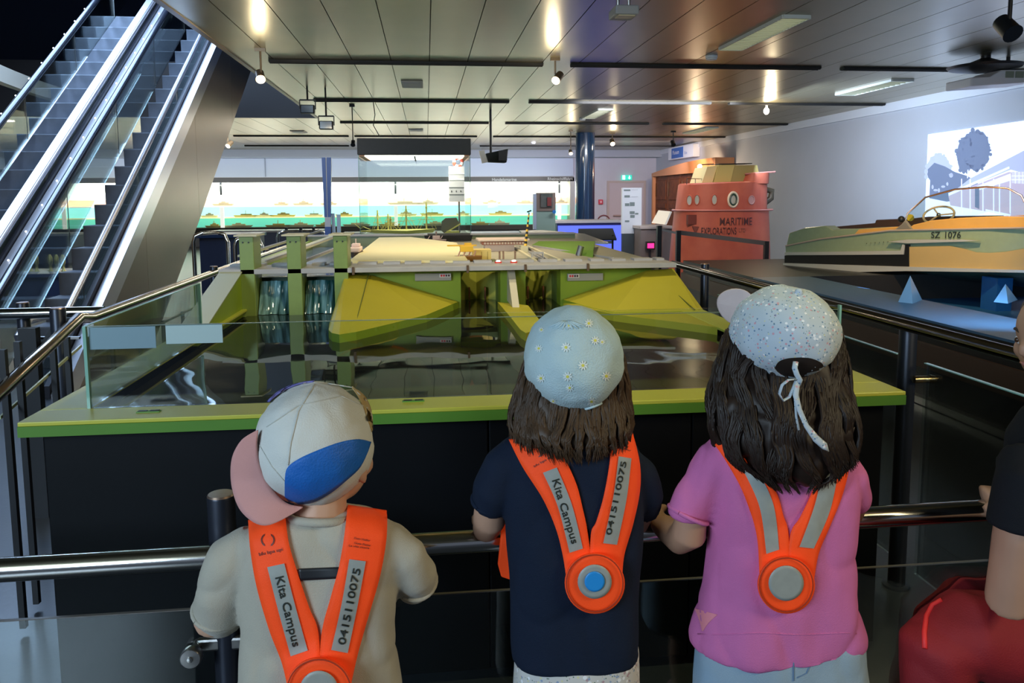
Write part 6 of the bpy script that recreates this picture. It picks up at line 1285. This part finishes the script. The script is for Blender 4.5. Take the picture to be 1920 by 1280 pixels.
# ---------------------------------------------------------------- child with daisy hat
def child_daisy():
    t = thing('person', 'child in navy t-shirt, orange vest and light blue daisy hat with brown bob', 'person', (.14, 1.46, 0))
    Y = 1.45
    rows = [(1015, 1128, 808, Y, .045), (962, 1182, 820, Y, .06), (943, 1199, 845, Y, .072), (940, 1203, 905, Y, .080), (950, 1203, 960, Y, .086), (954, 1200, 1040, Y, .090), (957, 1197, 1120, Y, .092), (958, 1196, 1190, Y, .096), (960, 1197, 1222, Y, .097)]
    s_ = MB().loft(rows_to_rings(rows))
    s_.tube([PY(978, 858, Y), PY(945, 880, Y), PY(922, 920, Y), PY(914, 948, Y+.015)], [.044, .041, .038, .036], 18)
    s_.tube([PY(1172, 872, Y), PY(1198, 890, Y), PY(1212, 930, Y+.02), PY(1210, 955, Y+.05)], [.040, .036, .034, .033], 18)
    NV = mat('navy_shirt_cloth', (.006, .013, .032), .85, noise=.1, nscale=25, bump=.25, bscale=500, spec=.25)
    ring_at(t, PY(922, 920, Y), PY(916, 940, Y+.010), .0325, 'sleeve_hem', NV)
    sh = remesh(s_, .0065, 'shirt', NV, t, 5, folds(8.4, .008, 8, 20, .5)); D = Drape(bvh(sh), Y-.085)
    b_ = MB(); hc = PY(1076, 702, Y+.025); W = head(b_, hc, .096, 0.05, -.10)
    b_.tube([PY(1076, 860, Y), PY(1076, 790, Y+.01)], [.046, .044], 16); b_.loft(rows_to_rings(rows[1:], sc=.88))
    w1 = PY(906, 996, 1.555); b_.tube([PY(945, 890, Y), PY(922, 935, Y+.01), PY(918, 972, Y+.04), PY(912, 990, Y+.08), w1], [.032, .033, .034, .029, .021], 14)
    w2 = PY(1196, 985, 1.555); b_.tube([PY(1198, 890, Y), PY(1210, 940, Y+.03), w2], [.032, .030, .021], 14)
    finger_hand(b_, w1, (.05, .9, .3), (0, -.3, .9), (1, 0, 0), .95); finger_hand(b_, w2, (0, .9, .3), (0, -.3, .9), (-1, 0, 0), .95)
    xs = (PY(1025, 1400, Y).x, PY(1132, 1400, Y).x); legs_of(b_, xs, Y, .5)
    remesh(b_, .0045, 'body', SKIN1, t, 4); face_parts(W, .096, t)
    FL = bpy.data.materials.new('floral_white_cloth'); FL.use_nodes = True; floral(FL, (.62, .60, .56), 90, (.45, .30, .32), (.28, .36, .50), .30)
    p_ = MB().loft(rows_to_rings([(970, 1190, 1190, Y, .088), (964, 1196, 1225, Y, .092), (962, 1197, 1290, Y, .094), (960, 1200, 1380, Y, .095), (958, 1203, 1450, Y, .096)]))
    remesh(p_, .007, 'skirt', FL, t, 4, folds(5.2, .004)); shoes(t, xs, Y, mat('shoe_white', (.6, .6, .6), .6))
    hrows = [(992, 1162, 660, Y+.02, .070), (980, 1170, 700, Y+.015, .075), (968, 1176, 740, Y+.01, .070), (960, 1180, 772, Y, .074), (958, 1181, 796, Y-.005, .088), (966, 1174, 812, Y-.01, .086), (1000, 1145, 826, Y-.015, .075)]
    HR = hairmat('hair_brown', (.030, .017, .009), (.065, .036, .018))
    hb = MB().loft(rows_to_rings(hrows, e_=1.0)); remesh(hb, .007, 'hair', HR, t, 5, folds(2.2, .012, 16, 50, .25))
    hair_locks(hrows, 900, 'hair_strands', HR, t, 11, wave=.008, rad=.0026, ext=.022)
    cc = PY(1075, 672, Y-.005)
    HM = mat('hat_light_blue', (.43, .60, .72), .8, alt=(.50, .62, .60), noise=.1, nscale=5, bump=.3, bscale=350)
    hat, tr = hat_ball(cc, (.0955, .108, .1015), [PY(984, 712, Y+.0), PY(1166, 712, Y+.0), PY(1078, 772, Y-.045)], PY(1075, 620, Y), .0040, 5.0, 'hat_crown', HM, t)
    DH = Drape(tr, Y)
    rim = [DH(x_, y_, .001) for x_, y_ in [(1000+152*(i/30), 738+31*math.sin(math.pi*i/30)**.8) for i in range(31)]]
    MB().tube(rim, .003, 6).build('hat_hem', HM, hat, smooth='all')
    for k in range(9):   # gathers at the crown
        a = -.9+k*.24; pts = [DH(1062+r_*math.sin(a)*1.3, 600+r_*.55*(.35+abs(math.cos(a))*.6), .0015) for r_ in (4, 12, 22, 34)]
        MB().tube(pts, [.0022, .0028, .002, .0006], 6).build('gathered_pleat', HM, hat, smooth='all')
    PW = mat('petal_white', (.80, .84, .78), .8); PC = mat('daisy_yellow', (.72, .66, .10), .7)
    for (x_, y_, s_) in ((1010, 653, 8), (1061, 651, 10), (1093, 685, 10), (1014, 709, 9), (1064, 706, 10), (1137, 705, 10), (1104, 606, 9), (1116, 638, 9), (1129, 641, 6), (1066, 610, 7), (1109, 753, 9), (1068, 727, 8), (1037, 752, 6), (1015, 618, 6)):
        for k in range(9):
            a = 2*math.pi*k/9+x_; l_ = [(x_+s_*.25*math.cos(a-.5), y_+s_*.25*math.sin(a-.5)), (x_+s_*.7*math.cos(a-.22), y_+s_*.7*math.sin(a-.22)), (x_+s_*math.cos(a), y_+s_*math.sin(a))]; r_ = [(x_+s_*.25*math.cos(a+.5), y_+s_*.25*math.sin(a+.5)), (x_+s_*.7*math.cos(a+.22), y_+s_*.7*math.sin(a+.22)), (x_+s_*math.cos(a)+.1, y_+s_*math.sin(a))]
            if k == 0: pm = MB()
            o_ = len(pm.v); pm.add([tuple(DH(*p_, .0022)) for p_ in l_]+[tuple(DH(*p_, .0022)) for p_ in r_], [(0, 3, 4, 1), (1, 4, 5, 2)])
        po = pm.build('daisy_print', PW, hat)
        cm = MB(); ring_ = [tuple(DH(x_+s_*.3*math.cos(2*math.pi*k/8), y_+s_*.3*math.sin(2*math.pi*k/8), .003)) for k in range(8)]; cm.add(ring_, [tuple(range(8))]).build('daisy_centre', PC, hat)
    v, v2 = vest(t, D, ([(954, 824), (980, 875), (1018, 935), (1042, 990), (1055, 1040), (1062, 1085)], [(1003, 818), (1050, 850), (1078, 900), (1093, 955), (1102, 1000), (1112, 1085)]),
                 ([(1147, 815), (1143, 870), (1132, 930), (1118, 978), (1108, 1002), (1105, 1085)], [(1186, 812), (1199, 870), (1199, 920), (1187, 980), (1170, 1040), (1166, 1085)]),
                 (1115, 1093, 56, 32, 19), [([(1018, 886), (1046, 950), (1068, 1036)], [(1044, 876), (1072, 945), (1093, 1028)]), ([(1160, 855), (1150, 930), (1131, 1018)], [(1184, 859), (1175, 935), (1157, 1021)])],
                 [('Kita Campus', (1035, 901), (1072, 1020), 20), ('0415110075', (1146, 1003), (1175, 866), 15)])
    logo(D, 1008, 845, 12, v, v, .35); dtext(D, 'bfu bpa upi', (1002, 876), (1036, 856), 6, .009, 'small_print', INKR, v)
    for k in range(3): dtext(D, 'Helfer', (1158+2*k, 826+7*k), (1175+4*k, 832+7*k), 4.5, .009, 'small_print', INKR, v2)
    # front end of the vest hanging at the left side
    MB().prism([PY(952, 975, 1.5), PY(940, 1000, 1.5), (PY(934, 1060, 1.5)), PY(940, 1082, 1.5), PY(958, 1088, 1.5), PY(962, 1000, 1.5)], (0, .012, 0)).build('orange_vest_front', ORANGE, t, bevel=.003)
def floral(m, base, scale, c1, c2, dens):
    nt = m.node_tree; N = nt.nodes; L = nt.links; p = N['Principled BSDF']; p.inputs['Roughness'].default_value = .85
    tc = N.new('ShaderNodeTexCoord'); prev = None
    for k, (c_, sc, th) in enumerate(((c1, scale, dens), (c2, scale*1.3, dens), ((.12, .20, .14), scale*1.7, dens*.7), ((.70, .66, .35), scale*1.1, dens*.7), ((.85, .85, .85), scale*.9, dens*1.1))):
        v_ = N.new('ShaderNodeTexVoronoi'); v_.inputs['Scale'].default_value = sc; L.new(tc.outputs['Object'], v_.inputs['Vector'])
        lt = N.new('ShaderNodeMath'); lt.operation = 'LESS_THAN'; lt.inputs[1].default_value = th; L.new(v_.outputs['Distance'], lt.inputs[0])
        sp = N.new('ShaderNodeSeparateColor'); L.new(v_.outputs['Color'], sp.inputs[0]); gt = N.new('ShaderNodeMath'); gt.operation = 'GREATER_THAN'; gt.inputs[1].default_value = .5; L.new(sp.outputs[k % 3], gt.inputs[0])
        mu = N.new('ShaderNodeMath'); mu.operation = 'MULTIPLY'; L.new(lt.outputs[0], mu.inputs[0]); L.new(gt.outputs[0], mu.inputs[1])
        mx = N.new('ShaderNodeMix'); mx.data_type = 'RGBA'; L.new(mu.outputs[0], mx.inputs[0]); mx.inputs[7].default_value = (*c_, 1)
        if prev is None: mx.inputs[6].default_value = (*base, 1)
        else: L.new(prev.outputs[2], mx.inputs[6])
        prev = mx
    L.new(prev.outputs[2], p.inputs['Base Color'])

# ---------------------------------------------------------------- child in pink with flowered hat
def child_pink():
    t = thing('person', 'child in pink t-shirt, orange vest and flowered tie hat with long dark hair', 'person', (.52, 1.46, 0))
    Y = 1.45
    rows = [(1400, 1515, 803, Y, .045), (1342, 1575, 815, Y, .06), (1322, 1596, 838, Y, .073), (1320, 1600, 900, Y, .082), (1328, 1598, 960, Y, .088), (1326, 1594, 1030, Y, .092), (1320, 1594, 1100, Y, .095), (1308, 1606, 1150, Y, .098), (1298, 1614, 1185, Y, .100), (1300, 1612, 1203, Y, .100)]
    s_ = MB().loft(rows_to_rings(rows))
    s_.tube([PY(1352, 860, Y), PY(1325, 893, Y), PY(1302, 935, Y-.003), PY(1288, 970, Y-.003), PY(1285, 978, Y-.003)], [.046, .045, .045, .045, .040], 18)
    s_.tube([PY(1570, 868, Y), PY(1592, 895, Y), PY(1600, 925, Y+.02), PY(1600, 938, Y+.04)], [.040, .036, .034, .033], 18)
    PK = mat('pink_shirt_cloth', (.64, .17, .40), .8, noise=.06, nscale=25, bump=.25, bscale=500, spec=.25)
    sh = remesh(s_, .0065, 'shirt', PK, t, 5, folds(4.4, .013, 8, 20, .5)); D = Drape(bvh(sh), Y-.09)
    hp = [D(lerp(1308, 1606, i/20), 1188+1.5*math.sin(i*.6), .0003) for i in range(21)]
    MB().tube(hp, .0012, 6).build('hem_seam', PK, sh, smooth='all')
    strip(D, [(1302, 1140), (1312, 1165), (1316, 1182)], [(1345, 1152), (1328, 1168), (1318, 1183)], .002, 'coral_patch', mat('coral_print', (.80, .25, .30), .8), sh, nu=3, nv=6, thick=0)
    b_ = MB(); hc = PY(1466, 655, Y+.03); W = head(b_, hc, .098, .35, -.05)
    b_.tube([PY(1460, 850, Y), PY(1464, 770, Y+.01)], [.047, .045], 16); b_.loft(rows_to_rings(rows[1:], sc=.88))
    w1 = PY(1232, 978, 1.565); b_.tube([PY(1325, 898, Y), PY(1300, 950, Y), PY(1291, 1000, Y+.01), PY(1275, 1008, Y+.04), PY(1250, 990, Y+.085), w1], [.028, .030, .036, .034, .028, .020], 16)
    ring_at(t, PY(1302, 935, Y), PY(1290, 964, Y-.003), .0405, 'sleeve_hem', PK)
    w2 = PY(1600, 965, 1.56); b_.tube([PY(1592, 895, Y), PY(1602, 935, Y+.04), w2], [.032, .030, .021], 14)
    finger_hand(b_, w1+Vector((0, 0, .012)), (-.35, .85, .30), (-.2, -.2, .95), (.9, .1, .1), .98); finger_hand(b_, w2, (0, .9, .3), (0, -.3, .9), (-1, 0, 0), .95)
    xs = (PY(1395, 1400, Y).x, PY(1525, 1400, Y).x); legs_of(b_, xs, Y, .5)
    remesh(b_, .0045, 'body', SKIN2, t, 4); face_parts(W, .098, t)
    JN = mat('pale_blue_denim', (.20, .34, .50), .85, alt=(.32, .42, .50), noise=.2, nscale=7, bump=.3, bscale=600)
    p_ = MB().loft(rows_to_rings([(1306, 1606, 1180, Y, .092), (1303, 1612, 1215, Y, .095), (1302, 1622, 1280, Y, .100), (1300, 1632, 1340, Y, .104)]))
    for i, x_ in enumerate(xs): p_.tube([(x_+(-.01 if i == 0 else .01), Y, .44), (x_+(-.015 if i == 0 else .02), Y, .27)], [.085, .088], 18)
    jn = remesh(p_, .007, 'denim_shorts', JN, t, 4, folds(6.6, .005)); DJ = Drape(bvh(jn), Y-.1)
    MB().tube([DJ(1488, y_, .001) for y_ in range(1204, 1280, 6)], .0016, 5).build('centre_seam', mat('denim_seam', (.12, .20, .32), .8), jn)
    MB().tube([DJ(x_, y_, .001) for x_, y_ in ((1520, 1205), (1522, 1240), (1512, 1262), (1495, 1270))], .0014, 5).build('pocket_stitching', mat('denim_seam', (.12, .20, .32), .8), jn)
    shoes(t, xs, Y, mat('shoe_rose', (.5, .2, .25), .6))
    hrows = [(1370, 1562, 610, Y+.03, .070), (1354, 1572, 650, Y+.02, .074), (1344, 1580, 690, Y+.01, .074), (1338, 1585, 722, Y+.0, .080), (1334, 1590, 760, Y-.01, .098), (1334, 1594, 800, Y-.015, .104), (1345, 1592, 840, Y-.02, .102), (1372, 1572, 866, Y-.025, .092), (1410, 1530, 888, Y-.03, .080)]
    HR = hairmat('hair_dark_brown', (.009, .005, .0035), (.022, .012, .008))
    hb = MB().loft(rows_to_rings(hrows, e_=1.0)); remesh(hb, .007, 'hair', HR, t, 5, folds(7.2, .018, 14, 45, .35))
    hair_locks(hrows, 1300, 'hair_strands', HR, t, 23, wave=.015, rad=.0028, ext=.012, clump=4)
    cc = PY(1469, 623, Y-.005); FM = bpy.data.materials.new('flowered_hat_cloth'); FM.use_nodes = True; floral(FM, (.50, .57, .62), 105, (.62, .34, .38), (.14, .24, .36), .24)
    hat, tr = hat_ball(cc, (.103, .114, .0925), [PY(1368, 648, Y), PY(1571, 674, Y), PY(1478, 712, Y-.055)], PY(1469, 570, Y), .0045, 9.0, 'hat_crown', FM, t); DH = Drape(tr, Y-.03)
    strip(DH, [(1452, 690), (1460, 678), (1475, 672), (1500, 670), (1522, 672), (1540, 680), (1545, 688)], [(1452, 692), (1466, 704), (1482, 712), (1500, 714), (1520, 710), (1538, 700), (1545, 690)], .0022, 'hat_opening', mat('opening_hair_dark', (.020, .012, .009), .6), hat, nu=6, nv=20, thick=0)
    for pts in ([(1450, 692), (1460, 704), (1478, 714), (1492, 718)], [(1548, 690), (1540, 704), (1520, 714), (1498, 720)]):
        strip(DH, [(x_, y_-5) for x_, y_ in pts], [(x_, y_+3) for x_, y_ in pts], .006, 'tie_band', FM, hat, nu=3, nv=12, thick=.002)
    yb_ = Y-.128
    def rib(pts, w_, nm):
        P_ = [PY(x_, y_, yb_+dy) for x_, y_, dy in pts]; MB().tube(P_, w_, 8, flat=.35).build(nm, FM, hat, smooth='all')
    rib([(1492, 678, .0), (1490, 690, -.006), (1494, 702, -.008), (1500, 712, -.004), (1496, 722, 0)], .005, 'bow_ribbon')
    rib([(1494, 710, 0), (1478, 712, -.008), (1466, 722, -.01), (1461, 738, -.008), (1468, 751, -.004), (1480, 744, -.002), (1487, 728, 0), (1492, 714, 0)], .0038, 'bow_loop')
    rib([(1496, 714, 0), (1492, 740, -.008), (1499, 768, -.01), (1512, 798, -.012), (1530, 822, -.012), (1546, 836, -.01), (1554, 846, -.008)], [.005, .006, .005, .005, .007, .007, .001], 'bow_tail')
    rib([(1494, 716, 0), (1491, 750, -.004), (1493, 780, -.006), (1498, 806, -.008)], .0025, 'bow_tail')
    # brim seen on the far left
    bv = [PY(1382+(36 if math.cos(a) < 0 else 30)*math.cos(a)+4*math.sin(2*a), 575-34*math.sin(a), Y+.05-.03*math.cos(a)) for a in [2*math.pi*k/32 for k in range(32)]]
    o = MB().prism(bv, (0, .006, 0)).build('hat_brim', mat('hat_brim_pale_pink', (.66, .52, .48), .8, noise=.1), t, bevel=.002)
    MB().sphere(tuple(DH(1498, 548, .002)), .008, 10, 8).build('hat_button', FM, hat, smooth='all')
    vest(t, D, ([(1332, 822), (1362, 865), (1392, 920), (1412, 975), (1421, 1020), (1424, 1085)], [(1372, 815), (1425, 875), (1456, 925), (1468, 965), (1478, 1000), (1480, 1085)]),
         ([(1555, 815), (1545, 865), (1522, 925), (1500, 970), (1482, 1002), (1475, 1085)], [(1588, 818), (1592, 870), (1578, 930), (1556, 985), (1535, 1035), (1526, 1085)]),
         (1474, 1096, 53, 33, 0), [([(1392, 878), (1424, 950), (1437, 1038)], [(1416, 872), (1450, 945), (1461, 1030)]), ([(1545, 868), (1528, 945), (1499, 1025)], [(1575, 867), (1557, 955), (1526, 1028)])], [])

# ---------------------------------------------------------------- seated adult at the right edge
def adult():
    t = thing('person', 'person in black t-shirt and red trousers seated at the right edge looking left', 'person', (1.30, 1.42, 0))
    Y = 1.42
    b_ = MB(); hc = PY(2000, 628, Y); W = head(b_, hc, .102, 1.52, -.1)
    b_.tube([PY(2030, 820, Y), PY(2015, 720, Y)], [.055, .050], 16)
    rows = [(1975, 2085, 750, Y, .055), (1948, 2112, 775, Y, .10), (1928, 2136, 830, Y, .14), (1925, 2140, 900, Y, .15), (1930, 2150, 1000, Y, .15), (1940, 2160, 1120, Y, .15), (1940, 2170, 1220, Y, .16)]
    b_.loft(rows_to_rings(rows[1:], sc=.9))
    sh_ = PY(1928, 900, Y-.09); el = PY(1892, 1125, Y-.10); w1 = PY(1895, 985, Y+.13)
    b_.tube([sh_, sh_.lerp(el, .5), el, el.lerp(w1, .35), w1], [.045, .046, .043, .036, .024], 16)
    finger_hand(b_, w1, (-.3, .6, .55), (-.6, -.4, .6), (0, .4, .8), 1.25)
    kn = PY(1800, 1185, Y-.02); hp = PY(2080, 1230, Y)
    an_ = Vector((kn.x-.02, kn.y, .07)); b_.tube([hp, kn, an_], [.07, .05, .035], 14)
    remesh(b_, .006, 'body', SKIN2, t, 4); face_parts(W, .102, t)
    s_ = MB().loft(rows_to_rings(rows)); s_.tube([sh_+Vector((.03, .03, .02)), sh_, sh_.lerp(el, .42)], [.06, .058, .062], 18)
    remesh(s_, .008, 'shirt', mat('black_shirt_cloth', (.010, .011, .014), .85, noise=.1, bump=.2, bscale=400, spec=.2), t, 5, folds(3.3, .004))
    q_ = MB().tube([hp+Vector((.1, 0, 0)), hp, hp.lerp(kn, .5), kn, kn+Vector((-.045, 0, -.03)), kn+Vector((-.045, 0, -.14)), Vector((an_.x-.02, an_.y, .12))], [.12, .12, .10, .085, .075, .07, .05], 22)
    q_.tube([hp+Vector((.1, .2, -.04)), hp+Vector((0, .2, -.04)), Vector((kn.x+.17, kn.y+.22, kn.z-.09)), Vector((kn.x+.13, kn.y+.22, kn.z-.12)), Vector((kn.x+.12, kn.y+.22, kn.z-.20)), Vector((kn.x+.08, kn.y+.22, .12))], [.12, .11, .082, .072, .066, .05], 20)
    tr_ = remesh(q_, .008, 'red_trousers', mat('deep_red_cloth', (.30, .010, .016), .75, noise=.15, nscale=8, bump=.2, bscale=300), t, 5, folds(9.3, .007))
    DT = Drape(bvh(tr_), Y-.1)
    MB().tube([DT(x_, y_, .003) for x_, y_ in ((1766, 1124), (1748, 1134), (1737, 1155), (1733, 1185), (1734, 1215))], .005, 8).build('bright_red_piping', mat('bright_red', (.85, .03, .03), .6), tr_, smooth='all')
    for dy in (0, .2): MB().tube([(an_.x+.02+dy*.5, an_.y+dy, .05), (an_.x-.08+dy*.5, an_.y+dy, .045), (an_.x-.17+dy*.5, an_.y+dy, .03)], [.045, .045, .03], 14).build('shoe', mat('shoe_black', (.02, .02, .02), .5), t, smooth='all')
    hm = MB()
    for (x_, y_, z_, rx, ry, rz) in ((0, -.22, .30, .92, .95, .86), (0, -.55, -.35, .80, .50, .75)):
        k_ = MB().sphere((0, 0, 0), 1.0, 20, 14); hm.add([tuple(W(x_+v[0]*rx, y_+v[1]*ry, z_+v[2]*rz)) for v in k_.v], k_.f)
    remesh(hm, .008, 'hair', hairmat('hair_black_brown', (.018, .012, .010), (.035, .02, .015)), t, 5, folds(1.7, .006, 16, 60, .3))
    st = thing('low_stool', 'low dark stool under the seated person at the right edge', 'stool', (hp.x, Y+.08, 0))
    MB().lathe((hp.x+.02, Y+.08, hp.z-.165), [(.001, 0), (.17, 0), (.18, .015), (.17, .035), (.001, .035)], 28).build('seat', BLACK, st, smooth=True)
    for k in range(4):
        a = .8+k*math.pi/2; MB().tube([(hp.x+.02+.12*math.cos(a), Y+.08+.12*math.sin(a), hp.z-.165), (hp.x+.02+.16*math.cos(a), Y+.08+.16*math.sin(a), 0)], .014, 8).build('leg', POSTM, st)
child_cap(); child_daisy(); child_pink(); adult()
